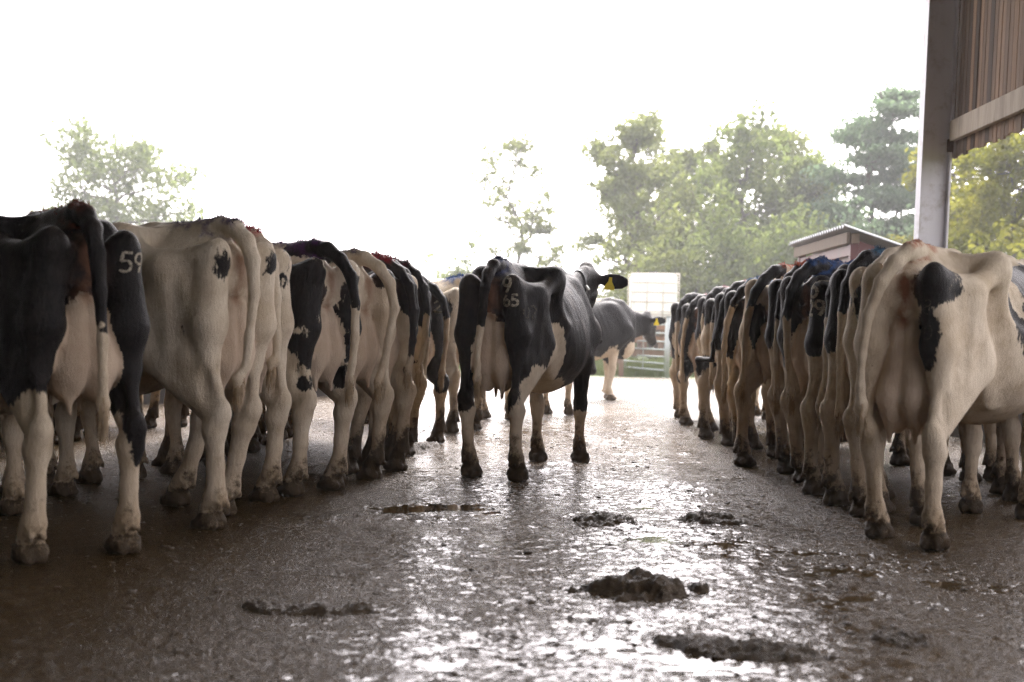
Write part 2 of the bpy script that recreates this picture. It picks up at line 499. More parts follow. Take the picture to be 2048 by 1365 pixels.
def coat_attributes(V, N, info, p):
    x, y, z = V.T
    sd = p.get('seed', 1)
    W = V + np.stack([fbm(V, 0.16, sd + 31), fbm(V, 0.16, sd + 47), fbm(V, 0.16, sd + 59)], 1) * 0.055
    Pw = (W[:, 0], W[:, 1], W[:, 2])
    f = np.full(len(V), 1.0 if p.get('base', 'B') == 'B' else -1.0, np.float32) * 0.12
    for op in p.get('coat', []):
        d = d_ell(Pw, op[1], op[2])
        f = np.minimum(f, d) if op[0] == 'W' else np.maximum(f, -d)
    f = np.clip(f, -0.15, 0.15)
    # tail colour runs in bands down the tail
    tm = (info['tail'] < 0.016) & (y < 0.02)
    tb = p.get('tailblack', 0.0)
    ft = (z - tb + 0.03 * vnoise(V, 0.03, sd + 3))
    f = np.where(tm, np.clip(ft, -0.15, 0.15), f)
    ud = info['udder']
    skin = (1 - sstep(0.008, 0.03, ud)) * (1 - sstep(1.0, 1.12, z)) * sstep(0.5, 0.54, z)
    cleft = np.exp(-(x / 0.05) ** 2) * sstep(1.02, 1.12, z) * (1 - sstep(1.33, 1.37, z)) * (y < -0.03) * 1.0
    cleft = np.where(tm, 0, cleft) * p.get('cleft', 0.8)
    skin = np.where(tm, 0, skin)
    f = np.where((skin > 0.5), -0.08 + p.get('udblack', 0) * (vnoise(V, 0.07, sd + 71) > 0.55) * 0.15, f)
    mud = np.clip((0.46 - z) / 0.44, 0, 1) ** 1.25 * p.get('mud', 1.0) + 0.22 * np.clip(-N[:, 1], 0, 1) * (1 - sstep(0.3, 0.8, z)) * p.get('mud', 1.0)
    mud = np.where(z < 0.085, np.maximum(mud, 0.62 + 0.35 * p.get('mud', 1.0)), mud)
    mud = mud + p.get('smear', 0.0) * np.clip(vnoise(V * np.array((1, 1, 0.5)), 0.09, sd + 81), 0, 1) * sstep(0.4, 0.7, z)
    tmud = np.where(tm & (z < 1.0), 0.16 * p.get('mud', 1), 0) + np.where(tm & (z < info['tailpts'][-1][2] + 0.08), 0.2, 0)
    mud = mud + tmud
    dye = np.zeros(len(V), np.float32)
    if p.get('dye') is not None:
        a, b = p.get('dye_y', (-0.12, 0.42))
        dye = sstep(a - 0.03, a + 0.03, y) * (1 - sstep(b - 0.08, b + 0.05, y)) * (1 - sstep(0.025, 0.075, np.abs(x) + 0.03 * vnoise(V, 0.04, sd + 91))) * sstep(0.1, 0.5, N[:, 2] - N[:, 1] * 0.5) * sstep(1.36, 1.40, z)
    return f, skin, cleft, np.clip(mud, 0, 1.5), dye

# ---- coat material shared by every cow (the patch edges come from mesh attributes, hair detail from noise)
t = NT('cow_coat')
oc = t.obj(); rnd = t.rnd()
hair = t.mapv(oc, (46, 46, 11))
fine = t.ramp(t.noise(hair, 1.6, 6, 0.72, 0.8), 0.28, 0.72)
n1 = t.noise(oc, 28, 5, 0.65)
edge = t.noise(t.mapv(oc, (34, 34, 14)), 1.4, 4, 0.6)
coat = t.math('ADD', t.attr('coat'), t.math('MULTIPLY', t.math('SUBTRACT', edge, 0.5), 0.075))
black = t.ramp(coat, -0.006, 0.006)
wl = t.mix(t.rnd(), (0.74, 0.66, 0.54), (0.66, 0.56, 0.43))
wd = t.mix(t.rnd(), (0.49, 0.395, 0.28), (0.42, 0.325, 0.215))
cl = t.ramp(t.noise(oc, 5.5, 5, 0.62), 0.38, 0.7)
white_c = t.mix(t.math('MULTIPLY', cl, 0.8), wl, wd)
white_c = t.mix(t.math('MULTIPLY', t.math('SUBTRACT', 1.0, fine), 0.5), white_c, wd)
stain = t.ramp(t.noise(t.mapv(oc, (1, 1, 0.55)), 9, 7, 0.75, 0.4), 0.56, 0.74)
white_c = t.mix(t.math('MULTIPLY', stain, 0.5), white_c, (0.20, 0.135, 0.075))
specks = t.ramp(t.noise(oc, 42, 4, 0.75), 0.66, 0.72)
white_c = t.mix(t.math('MULTIPLY', specks, 0.7), white_c, (0.16, 0.10, 0.06))
blk = t.mix(t.math('MULTIPLY', fine, 1.0), (0.0060, 0.0054, 0.0060), (0.018, 0.0160, 0.0155))
dust = t.math('MULTIPLY', t.ramp(t.noise(oc, 4, 5, 0.65), 0.45, 0.75), t.attr('dust'))
blk = t.mix(dust, blk, (0.085, 0.062, 0.048))
c = t.mix(black, white_c, blk)
sk = t.attr('skin')
skin_c = t.mix(t.noise(oc, 14, 5, 0.65), (0.47, 0.31, 0.235), (0.56, 0.44, 0.33))
c = t.mix(t.math('MULTIPLY', t.math('MULTIPLY', sk, t.math('SUBTRACT', 1.0, black)), 0.5), c, skin_c)
c = t.mix(t.math('MULTIPLY', t.attr('cleft'), t.ramp(t.noise(oc, 10, 4), 0.25, 0.6)), c, (0.23, 0.105, 0.06))
md = t.math('ADD', t.math('MULTIPLY', t.attr('mud'), 1.15), t.math('MULTIPLY', t.math('SUBTRACT', t.noise(oc, 19, 8, 0.78), 0.5), 1.9))
mudf = t.ramp(md, 0.45, 0.95)
mud_c = t.mix(n1, (0.024, 0.0165, 0.010), (0.105, 0.074, 0.044))
film = t.math('MULTIPLY', t.ramp(t.attr('mud'), 0.0, 0.7), 0.5)
c = t.mix(film, c, t.mix(1.0, c, (0.62, 0.47, 0.31), 'MULTIPLY'))
c = t.mix(mudf, c, mud_c)
dyf = t.math('MULTIPLY', t.attr('dye'), t.ramp(t.noise(oc, 40, 3, 0.7), 0.3, 0.55))
dye_c = t.n('ShaderNodeAttribute', _attribute_name='dye_colour', _attribute_type='OBJECT').outputs['Color']
c = t.mix(t.math('MULTIPLY', dyf, 0.85), c, dye_c)
bh = t.math('ADD', t.math('MULTIPLY', fine, 0.55), t.math('ADD', t.math('MULTIPLY', n1, 0.6), t.math('MULTIPLY', mudf, t.noise(oc, 55, 4, 0.7))))
t.bsdf(Base__Color=c, Roughness=t.mix(mudf, t.mix(black, (0.72,) * 3, (0.50,) * 3), (0.5,) * 3), Specular__IOR__Level=0.14, Normal=t.bump(t.noise(t.mapv(oc, (1, 1, 0.45)), 26, 5, 0.65, 1.0), 0.22, 0.02, t.bump(bh, 0.6, 0.009)))
M_COW = t.m

t = NT('brand_hair')
oc = t.obj()
bf = t.ramp(t.noise(oc, 70, 5, 0.75), 0.36, 0.56)
t.bsdf(Base__Color=t.mix(bf, (0.04, 0.033, 0.027), (0.38, 0.335, 0.26)), Roughness=0.8)
M_BRAND = t.m
t = NT('brand_hair_faint')
oc = t.obj()
bf = t.ramp(t.noise(oc, 60, 4, 0.7), 0.46, 0.62)
t.bsdf(Base__Color=t.mix(bf, (0.012, 0.011, 0.011), (0.10, 0.08, 0.06)), Roughness=0.8)
M_BRAND_F = t.m
t = NT('tuft_hair')
t.bsdf(Base__Color=t.mix(t.math('MULTIPLY', t.noise(t.obj(), 45, 3), 0.55), t.n('ShaderNodeAttribute', _attribute_name='dye_colour', _attribute_type='OBJECT').outputs['Color'], (0.03, 0.02, 0.016)), Roughness=0.75)
M_TUFT = t.m
M_TAG = simple_mat('yellow_plastic', (0.80, 0.62, 0.03), 0.4, var=0.12, bump=0.02)
M_STRAP = simple_mat('dark_webbing', (0.018, 0.017, 0.018), 0.55, var=0.3, scale=30)
M_BUCKLE = simple_mat('pale_buckle', (0.62, 0.62, 0.6), 0.4, var=0.1)

def arc(cx, cy, rx, ry, a0, a1, n=9):
    return [(cx + rx * math.cos(R_(a0 + (a1 - a0) * i / (n - 1))), cy + ry * math.sin(R_(a0 + (a1 - a0) * i / (n - 1)))) for i in range(n)]
GLYPH = {
    '5': [[(0.58, 0.98), (0.14, 0.98), (0.08, 0.56)] + arc(0.28, 0.30, 0.30, 0.29, 125, -140, 12)],
    '9': [arc(0.32, 0.70, 0.26, 0.27, 0, 360, 16), [(0.58, 0.70), (0.53, 0.40), (0.30, 0.0)]],
    '6': [arc(0.32, 0.28, 0.26, 0.27, 180, 540, 16), [(0.06, 0.30), (0.10, 0.58), (0.32, 1.0)]],
    '4': [[(0.47, 0.0), (0.47, 1.0), (0.04, 0.34), (0.64, 0.34)]],
    '1': [[(0.18, 1.0), (0.34, 0.72), (0.36, 0.0)]],
    '2': [arc(0.32, 0.72, 0.26, 0.26, 170, -30, 9) + [(0.06, 0.02), (0.6, 0.02)]],
    '0': [arc(0.32, 0.5, 0.26, 0.46, 90, 450, 18)],
    '8': [arc(0.32, 0.75, 0.21, 0.22, -90, 270, 14), arc(0.32, 0.27, 0.26, 0.26, 90, 450, 14)],
}
def brand(bvh, text, c, nrm, hgt, width, parent, mat, name='brand_number', wob=0.0, tilt=0.0, gap=0.72):
    """digits laid on the hide along the surface"""
    nrm = Vector(nrm).normalized()
    up = Vector((0, 0, 1)); up = (up - nrm * up.dot(nrm)).normalized()
    rt = up.cross(nrm).normalized()
    up2 = up * math.cos(tilt) + rt * math.sin(tilt); rt2 = rt * math.cos(tilt) - up * math.sin(tilt)
    V, Fc = [], []
    rg = random.Random(len(text) * 7 + int(hgt * 1000))
    for ci, ch in enumerate(text):
        for st in GLYPH[ch]:
            pts = []
            for a, b in zip(st[:-1], st[1:]):
                L = math.hypot(b[0] - a[0], b[1] - a[1]) * hgt
                k = max(1, int(L / 0.008))
                for i in range(k):
                    pts.append((a[0] + (b[0] - a[0]) * i / k, a[1] + (b[1] - a[1]) * i / k))
            pts.append(st[-1])
            prev = None
            for i, q in enumerate(pts):
                a = pts[max(0, i - 1)]; b = pts[min(len(pts) - 1, i + 1)]
                dx, dy = b[0] - a[0], b[1] - a[1]; L = math.hypot(dx, dy) or 1
                nx, ny = -dy / L, dx / L
                row = []
                wv = width * (0.42 + 0.16 * rg.random())
                for s in (-1, 0, 1):
                    u = (q[0] - 0.32 + ci * gap - (len(text) - 1) * gap / 2) * hgt + nx * s * wv
                    v = (q[1] - 0.5) * hgt + ny * s * wv
                    o = Vector(c) + rt2 * u + up2 * v + nrm * 0.25
                    hit = bvh.ray_cast(o, -nrm, 0.6)
                    if hit[0] is None: row = None; break
                    row.append(hit[0] + hit[1] * (0.003 if s else 0.0045))
                if row is None: prev = None; continue
                base = len(V); V += row
                if prev is not None:
                    Fc += [(prev, prev + 1, base + 1, base), (prev + 1, prev + 2, base + 2, base + 1)]
                prev = base
    if not Fc: return None
    me = bpy.data.meshes.new(name); me.from_pydata([tuple(v) for v in V], [], Fc); me.update()
    for pl in me.polygons: pl.use_smooth = True
    return link(name, me, mat, parent)

def crest(bvh, p, parent, name='hair_tufts'):
    rg = random.Random(p.get('seed', 1) * 3 + 1)
    a, b = p.get('tuft_y', p.get('dye_y', (-0.12, 0.42)))
    V, Fc = [], []
    for i in range(int(p.get('tufts', 260) * 2.2)):
        y = rg.uniform(a, b); x = rg.gauss(0, 0.022)
        hit = bvh.ray_cast(Vector((x, y, 1.9)), Vector((0, 0, -1)), 1.0)
        if hit[0] is None: continue
        L = rg.uniform(0.008, 0.026) * p.get('tuft_len', 1.0) * (1 + 0.9 * max(0, math.sin(y * 47 + rg.random() * .6)))
        d = Vector((rg.uniform(-0.6, 0.6), rg.uniform(-0.8, 0.4), 1.0)).normalized()
        s = Vector((rg.uniform(-1, 1), rg.uniform(-1, 1), 0)).normalized() * rg.uniform(0.0018, 0.004)
        r = hit[0] - hit[1] * 0.004
        k = len(V)
        V += [r - s, r + s, r + d * L * 0.6 + s * 0.6 + Vector((0, -0.004, 0)), r + d * L]
        Fc += [(k, k + 1, k + 2), (k, k + 2, k + 3)]
    me = bpy.data.meshes.new(name); me.from_pydata([tuple(v) for v in V], [], Fc); me.update()
    o = link(name, me, M_TUFT, parent)
    o['kind'] = 'stuff'
    o['dye_colour'] = p['tuft_c'] if 'tuft_c' in p else p['dye']
    return o

def switch(p, info, parent):
    # the brush of hair at the end of the tail
    rg = random.Random(p['seed'] * 5 + 2)
    tp = [Vector(q) for q in info['tailpts']]
    V, Fc = [], []
    for i in range(150):
        u = rg.random() ** 0.7
        a = tp[-2] + (tp[-3] - tp[-2]) * 0.5 * (1 - u); q = a + (tp[-1] - a) * u
        an = rg.uniform(0, math.tau); d = Vector((math.cos(an), math.sin(an), 0))
        r0 = q + d * rg.uniform(0.008, 0.02); L = rg.uniform(0.05, 0.13)
        e = r0 + d * rg.uniform(-0.008, 0.016) + Vector((rg.uniform(-0.01, 0.01), rg.uniform(-0.01, 0.01), -L))
        s = Vector((-d.y, d.x, 0)) * rg.uniform(0.0015, 0.0035); k = len(V)
        m = (r0 + e) / 2 + d * 0.006
        V += [r0 - s, r0 + s, m + s, m - s, e]
        Fc += [(k, k + 1, k + 2, k + 3), (k + 3, k + 2, k + 4)]
    me = bpy.data.meshes.new('tail_switch'); me.from_pydata([tuple(v) for v in V], [], Fc); me.update()
    o = link('tail_switch', me, M_SWITCH_B if p.get('tailblack', 0) < 0.5 else M_SWITCH, parent)
    o['kind'] = 'stuff'

M_SWITCH = simple_mat('pale_tail_hair', (0.34, 0.25, 0.155), 0.8, var=0.45, scale=40)
M_SWITCH_B = simple_mat('black_tail_hair', (0.014, 0.012, 0.011), 0.7, var=0.4, scale=40)
def make_cow(p):
    V, Q, N, info = build_cow_arrays(p)
    me = mesh_np('cow', V, Q)
    f, skin, cleft, mud, dye = coat_attributes(V, N, info, p)
    dust = np.clip(N[:, 2], 0, 1) * p.get('dust', 0.25) + 0.35 * p.get('dust', 0.25)
    for nm, arr in (('coat', f), ('skin', skin), ('cleft', cleft), ('mud', mud), ('dye', dye), ('dust', dust)):
        at = me.attributes.new(nm, 'FLOAT', 'POINT'); at.data.foreach_set('value', np.ascontiguousarray(arr, np.float32))
    o = link('cow', me, M_COW)
    s = p.get('scale', 1.0)
    o.location = (p['pos'][0], p['pos'][1], 0.004)
    o.rotation_euler = (0, 0, R_(-p['head_deg']))
    o.scale = (s * p.get('wide', 1.0), s, s)
    o['dye_colour'] = p.get('dye') or (0.1, 0.1, 0.1)
    tag(o, p['label'], 'cow', p['group'])
    if p.get('dye') is not None or p.get('brands') or p.get('collar') or p.get('tufts'):
        bvh = BVHTree.FromPolygons([Vector(v) for v in V.tolist()], Q.tolist())
        if p.get('dye') is not None or p.get('tuft_c') is not None:
            crest(bvh, p, o)
        for b in p.get('brands', []):
            brand(bvh, b[0], b[1], b[2], b[3], b[4], o, M_BRAND_F if (len(b) > 5 and b[5]) else M_BRAND)
        if p.get('collar'):
            poll = info['poll']; a0 = np.array((0, 1.50, 1.18)); c0 = a0 + (poll - a0) * 0.62 + np.array((0, 0, -0.04))
            ax = (poll - a0); ax = ax / np.linalg.norm(ax); ax = ax * 0.92 + np.array((0, 0.25, -0.30)); ax /= np.linalg.norm(ax)
            e1 = np.cross(ax, (0, 0, 1)); e1 /= np.linalg.norm(e1); e2 = np.cross(e1, ax)
            ring, nn = [], 48
            for i in range(nn):
                d = e1 * math.cos(2 * math.pi * i / nn) + e2 * math.sin(2 * math.pi * i / nn)
                rr = []
                for w in (-0.022, 0.022):
                    hit = bvh.ray_cast(Vector(c0 + ax * w + d * 0.6), Vector(-d), 0.7)
                    q = hit[0] if hit[0] is not None else Vector(c0 + d * 0.15)
                    rr += [q + Vector(d) * 0.002, q + Vector(d) * 0.010]
                ring.append(rr)
            VV = [tuple(v) for r in ring for v in r]; FF = []
            for i in range(nn):
                j = (i + 1) % nn
                for a, b in ((1, 3), (3, 2), (2, 0), (0, 1)):
                    FF.append((i * 4 + a, j * 4 + a, j * 4 + b, i * 4 + b))
            cm = bpy.data.meshes.new('collar'); cm.from_pydata(VV, [], FF); cm.update()
            co = link('collar', cm, M_STRAP, o)
            q = ring[5]
            bm = bmesh.new()
            bmesh.ops.create_cube(bm, size=1.0)
            for v in bm.verts: v.co = Vector((v.co.x * 0.05, v.co.y * 0.05, v.co.z * 0.015))
            bmesh.ops.bevel(bm, geom=bm.edges[:], offset=0.004, segments=2, affect='EDGES')
            b2 = bpy.data.meshes.new('buckle'); bm.to_mesh(b2); bm.free()
            bo = link('buckle', b2, M_BUCKLE, co)
            d = Vector(e1 * math.cos(2 * math.pi * 5 / nn) + e2 * math.sin(2 * math.pi * 5 / nn))
            bo.location = (q[1] + q[3]) / 2 + d * 0.004
            bo.rotation_euler = d.to_track_quat('Z', 'Y').to_euler()
    if p.get('tail') and p['vox'] < 0.0165:
        switch(p, info, o)
    if p.get('eartag'):
        mid, e_, oth, nrm = (Vector(v) for v in info['ear'])
        if oth.z < 0: oth = -oth
        sh = [(-0.036, -0.045), (0.036, -0.045), (0.034, -0.022), (0.013, 0.012), (0.010, 0.042), (-0.010, 0.042), (-0.013, 0.012), (-0.034, -0.022)]
        c0 = mid + e_ * -0.015 - oth * 0.022 + nrm * 0.022
        VV = [tuple(c0 + e_ * a * 1.15 + oth * b * 1.15 + nrm * zz) for zz in (0, 0.005) for a, b in sh]
        k = len(sh)
        FF = [tuple(range(k - 1, -1, -1)), tuple(range(k, 2 * k))] + [(i, (i + 1) % k, k + (i + 1) % k, k + i) for i in range(k)]
        em = bpy.data.meshes.new('ear_tag'); em.from_pydata(VV, [], FF); em.update()
        link('ear_tag', em, M_TAG, o)
    return o
# ================================================================= the setting
# ---- wet yard floor: a fine relief sheet where the cows stand, coarser towards the gate
WATER = -0.0015
def yard_height(P):
    h = 0.006 * fbm(P, 1.3, 401, 3) + 0.0045 * fbm(P, 0.30, 402, 3) + 0.0030 * fbm(P, 0.085, 403, 2) + 0.0022 * vnoise(P, 0.03, 405)
    # lumps of trodden muck
    l = np.clip(fbm(P * np.array((0.7, 1.0, 1)), 0.34, 407, 4) - 0.16, 0, 1)
    h = h + 0.028 * l * np.clip(0.5 + 1.5 * vnoise(P, 1.1, 409), 0, 1.3) * (1 + 0.7 * vnoise(P, 0.045, 411))
    for cx, cy, r, dep in ((-0.42, 7.9, 0.40, 0.011), (0.72, 6.9, 0.50, 0.009), (1.15, 6.6, 0.45, 0.009), (1.75, 6.1, 0.60, 0.0065), (0.05, 4.3, 0.42, 0.0055), (0.66, 4.25, 0.30, 0.0055), (0.5, 8.3, 0.4, 0.006)):
        h = h - dep * np.exp(-(((P[:, 0] - cx) / r) ** 2 + ((P[:, 1] - cy) / r) ** 2) ** 1.3)
    return h + 0.0055
def sheet(name, x0, x1, y0, y1, step, hgt, mat):
    nx = int(round((x1 - x0) / step)) + 1; ny = int(round((y1 - y0) / step)) + 1
    gx, gy = np.meshgrid(np.linspace(x0, x1, nx), np.linspace(y0, y1, ny))
    P = np.stack([gx.ravel(), gy.ravel(), np.zeros(nx * ny)], 1)
    z = hgt(P)
    wet = sstep(0.0010, -0.0010, z - WATER)
    V = P.copy(); V[:, 2] = np.maximum(z, WATER)
    i = np.arange(nx * ny).reshape(ny, nx)
    Fq = np.stack([i[:-1, :-1].ravel(), i[:-1, 1:].ravel(), i[1:, 1:].ravel(), i[1:, :-1].ravel()], 1)
    me = mesh_np(name, V, Fq)
    a = me.attributes.new('puddle', 'FLOAT', 'POINT'); a.data.foreach_set('value', wet.astype(np.float32))
    a = me.attributes.new('lump', 'FLOAT', 'POINT'); a.data.foreach_set('value', np.clip((z - 0.012) / 0.02, 0, 1).astype(np.float32))
    return link(name, me, mat)

t = NT('wet_concrete')
oc = t.obj()
pud = t.attr('puddle'); lump = t.attr('lump')
grit = t.noise(oc, 85, 2, 0.6)
grit2 = t.noise(oc, 33, 2.5, 0.65, 0.5)
big = t.noise(oc, 1.3, 6, 0.65)
sm = t.noise(oc, 12, 8, 0.78, 0.6)
sm2 = t.noise(oc, 44, 4, 0.75)
# the scraped lane down the middle carries a water film, the standing places beside it are caked with muck
sep = t.n('ShaderNodeSeparateXYZ', Vector=oc)
lane = t.math('ABSOLUTE', t.math('SUBTRACT', sep.outputs[0], 0.50))
caked = t.ramp(t.math('ADD', lane, t.math('MULTIPLY', t.math('SUBTRACT', big, 0.5), 1.1)), 0.35, 1.75)
cover = t.math('ADD', t.math('ADD', t.math('MULTIPLY', sm, 0.60), t.math('MULTIPLY', sm2, 0.46)), t.math('ADD', t.math('MULTIPLY', caked, 0.086), t.math('MULTIPLY', t.math('SUBTRACT', big, 0.5), 0.16)))
smear = t.math('MULTIPLY', t.ramp(cover, 0.528, 0.560), t.math('SUBTRACT', 1.0, pud))
base = t.mix(t.ramp(big, 0.3, 0.7), (0.046, 0.028, 0.012), (0.098, 0.063, 0.030))
daylit_pale = t.math('MULTIPLY', t.ramp(sep.outputs[1], 14.0, 19.0), t.ramp(sm, 0.38, 0.55, 1.0, 0.45))  # base lightened beyond the roof edge, painting in the outdoor brightness
base = t.mix(daylit_pale, base, t.mix(big, (0.26, 0.225, 0.19), (0.36, 0.325, 0.285)))
base = t.mix(t.math('MULTIPLY', smear, t.math('SUBTRACT', 0.9, t.math('MULTIPLY', daylit_pale, 0.5))), base, t.mix(sm2, (0.024, 0.0145, 0.0060), (0.105, 0.067, 0.030)))
base = t.mix(lump, base, (0.026, 0.017, 0.008))
base = t.mix(pud, base, (0.058, 0.038, 0.016))
matte = t.math('MAXIMUM', t.math('MULTIPLY', lump, 0.8), smear)
rough = t.math('ADD', 0.05, t.math('MULTIPLY', matte, 0.12))
rough = t.math('ADD', t.math('MULTIPLY', rough, t.math('SUBTRACT', 1.0, pud)), t.math('MULTIPLY', pud, 0.04))
dry = t.math('SUBTRACT', 1.0, t.math('MULTIPLY', pud, 0.93))
hb = t.math('ADD', t.math('MULTIPLY', grit, 0.4), t.math('ADD', grit2, t.math('MULTIPLY', smear, t.math('ADD', 0.3, t.math('MULTIPLY', t.math('ADD', grit, grit2), 2.2)))))
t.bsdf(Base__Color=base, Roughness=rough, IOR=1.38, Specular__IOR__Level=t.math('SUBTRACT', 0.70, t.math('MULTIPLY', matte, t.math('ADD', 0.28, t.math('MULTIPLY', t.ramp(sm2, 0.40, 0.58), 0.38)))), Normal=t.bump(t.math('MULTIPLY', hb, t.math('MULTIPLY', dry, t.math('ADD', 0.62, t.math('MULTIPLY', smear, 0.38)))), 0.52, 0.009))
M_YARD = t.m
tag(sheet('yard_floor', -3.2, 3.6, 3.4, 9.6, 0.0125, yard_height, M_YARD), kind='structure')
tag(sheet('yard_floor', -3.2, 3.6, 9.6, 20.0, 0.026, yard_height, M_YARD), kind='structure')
def flat_h(P): return yard_height(P)
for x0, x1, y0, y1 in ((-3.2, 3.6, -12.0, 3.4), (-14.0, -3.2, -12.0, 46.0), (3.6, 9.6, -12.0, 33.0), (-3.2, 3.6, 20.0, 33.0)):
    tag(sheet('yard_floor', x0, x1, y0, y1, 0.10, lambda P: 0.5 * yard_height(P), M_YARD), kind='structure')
t = NT('field_grass')
oc = t.obj()
g = t.mix(t.ramp(t.noise(oc, 0.25, 5, 0.6), 0.35, 0.65), (0.075, 0.115, 0.022), (0.125, 0.145, 0.038))
g = t.mix(t.ramp(t.noise(oc, 9, 5, 0.7), 0.4, 0.7), g, (0.045, 0.070, 0.016))
t.bsdf(Base__Color=g, Roughness=0.85, Normal=t.bump(t.noise(oc, 30, 5), 0.8, 0.05))
me = bpy.data.meshes.new('field'); me.from_pydata([(-260, -60, -0.06), (260, -60, -0.06), (260, 260, -0.06), (-260, 260, -0.06)], [], [(0, 1, 2, 3)]); me.update()
tag(link('field', me, t.m), kind='structure')
# rough grass standing beyond the gates
rg = np.random.default_rng(5)
def blades(name, boxes, n, h0, h1, mat):
    V, Fc = [], []
    per = n // len(boxes)
    for (x0, x1, y0, y1) in boxes:
        x = rg.uniform(x0, x1, per); y = rg.uniform(y0, y1, per); hh = rg.uniform(h0, h1, per) * (0.6 + 0.6 * np.clip(vnoise(np.stack([x, y, x * 0], 1), 0.9, 77) + 0.5, 0, 1)); a = rg.uniform(0, math.tau, per)
        w = rg.uniform(0.006, 0.016, per); le = rg.uniform(0, 0.6, per) * hh; la = rg.uniform(0, math.tau, per)
        p0 = np.stack([x - np.cos(a) * w, y - np.sin(a) * w, np.full(per, -0.07)], 1); p1 = np.stack([x + np.cos(a) * w, y + np.sin(a) * w, np.full(per, -0.07)], 1)
        p2 = np.stack([x + np.cos(la) * le, y + np.sin(la) * le, hh], 1)
        V.append(np.stack([p0, p1, p2], 1).reshape(-1, 3))
    V = np.concatenate(V); Fc = np.arange(len(V)).reshape(-1, 3)
    return link(name, mesh_np(name, V, Fc, False), mat)
t = NT('grass_blades')
t.bsdf(Base__Color=t.mix(t.noise(t.obj(), 1.5, 4), (0.085, 0.14, 0.025), (0.17, 0.19, 0.055)), Roughness=0.7)
tag(blades('grass', [(-2, 8, 37.5, 48), (0.5, 6, 36.0, 42)], 42000, 0.10, 0.36, t.m), 'rough green grass growing behind the metal gates', 'grass', kind='stuff')

# ---- barn: steel stanchion, timber rail, spaced vertical boards, roof overhead
def box_bm(bm, x0, x1, y0, y1, z0, z1):
    vs = [bm.verts.new(v) for v in ((x0, y0, z0), (x1, y0, z0), (x1, y1, z0), (x0, y1, z0), (x0, y0, z1), (x1, y0, z1), (x1, y1, z1), (x0, y1, z1))]
    for f in ((3, 2, 1, 0), (4, 5, 6, 7), (0, 1, 5, 4), (1, 2, 6, 5), (2, 3, 7, 6), (3, 0, 4, 7)):
        bm.faces.new([vs[i] for i in f])
def boxes_mesh(name, boxes, bevel=0.0):
    bm = bmesh.new()
    for b in boxes: box_bm(bm, *b)
    if bevel: bmesh.ops.bevel(bm, geom=bm.edges[:], offset=bevel, segments=1, affect='EDGES')
    me = bpy.data.meshes.new(name); bm.to_mesh(me); bm.free()
    return me
def tube_mesh(name, segs, r, n=8):
    """round bars; segs is a list of point lists"""
    V, Fc = [], []
    for pts in segs:
        pts = [Vector(q) for q in pts]; k0 = len(V)
        for i, q in enumerate(pts):
            d = (pts[min(i + 1, len(pts) - 1)] - pts[max(i - 1, 0)]).normalized()
            a = d.orthogonal().normalized(); b = d.cross(a)
            V += [tuple(q + (a * math.cos(math.tau * j / n) + b * math.sin(math.tau * j / n)) * r) for j in range(n)]
        for i in range(len(pts) - 1):
            for j in range(n):
                Fc.append((k0 + i * n + j, k0 + i * n + (j + 1) % n, k0 + (i + 1) * n + (j + 1) % n, k0 + (i + 1) * n + j))
        Fc.append(tuple(k0 + j for j in reversed(range(n)))); Fc.append(tuple(k0 + (len(pts) - 1) * n + j for j in range(n)))
    me = bpy.data.meshes.new(name); me.from_pydata(V, [], Fc); me.update()
    for pl in me.polygons: pl.use_smooth = len(pl.vertices) == 4
    return me

def wood_mat(name, a, b, grey, sc=1.0):
    t = NT(name)
    oc = t.obj(); r = t.rnd()
    off = t.n('ShaderNodeCombineXYZ', X=t.math('MULTIPLY', r, 37.0), Y=t.math('MULTIPLY', r, 11.0), Z=t.math('MULTIPLY', r, 53.0)).outputs[0]
    v = t.n('ShaderNodeVectorMath', _operation='ADD', i0=t.mapv(oc, (22 * sc, 22 * sc, 1.1 * sc)), i1=off).outputs[0]
    g1 = t.noise(v, 1.6, 7, 0.7, 0.6)
    c = t.mix(g1, a, b)
    c = t.mix(t.ramp(r, 0.1, 0.9), c, t.mix(g1, tuple(x * 0.55 for x in a), tuple(x * 0.8 for x in grey)))
    st = t.ramp(t.noise(t.n('ShaderNodeVectorMath', _operation='ADD', i0=t.mapv(oc, (5, 5, 0.7)), i1=off).outputs[0], 1.4, 5, 0.65), 0.48, 0.7)
    c = t.mix(t.math('MULTIPLY', st, 0.6), c, grey)
    t.bsdf(Base__Color=c, Roughness=0.85, Normal=t.bump(g1, 0.5, 0.006))
    return t.m
M_BOARD = wood_mat('weathered_board', (0.075, 0.040, 0.022), (0.36, 0.235, 0.15), (0.10, 0.075, 0.06))
M_RAIL = wood_mat('grey_timber', (0.26, 0.215, 0.165), (0.50, 0.43, 0.35), (0.15, 0.125, 0.10))
t = NT('galvanised_steel')
oc = t.obj()
st = t.noise(t.mapv(oc, (14, 14, 1.2)), 1.2, 5, 0.6)
gc = t.mix(st, (0.50, 0.50, 0.545), (0.62, 0.62, 0.665))
gc = t.mix(t.math('MULTIPLY', t.ramp(t.noise(oc, 3.5, 6, 0.7), 0.50, 0.7), 0.55), gc, (0.24, 0.20, 0.165))
t.bsdf(Base__Color=gc, Roughness=0.55, Metallic=0.0, Normal=t.bump(t.noise(oc, 120, 3), 0.1, 0.003))
M_STEEL = t.m
M_RSTEEL = simple_mat('red_oxide_paint', (0.075, 0.010, 0.011), 0.5, var=0.3, scale=5, dirt=(0.05, 0.022, 0.018))
M_SHEET = simple_mat('fibre_cement_sheet', (0.27, 0.265, 0.26), 0.8, var=0.2, scale=2.0, dirt=(0.10, 0.095, 0.08))
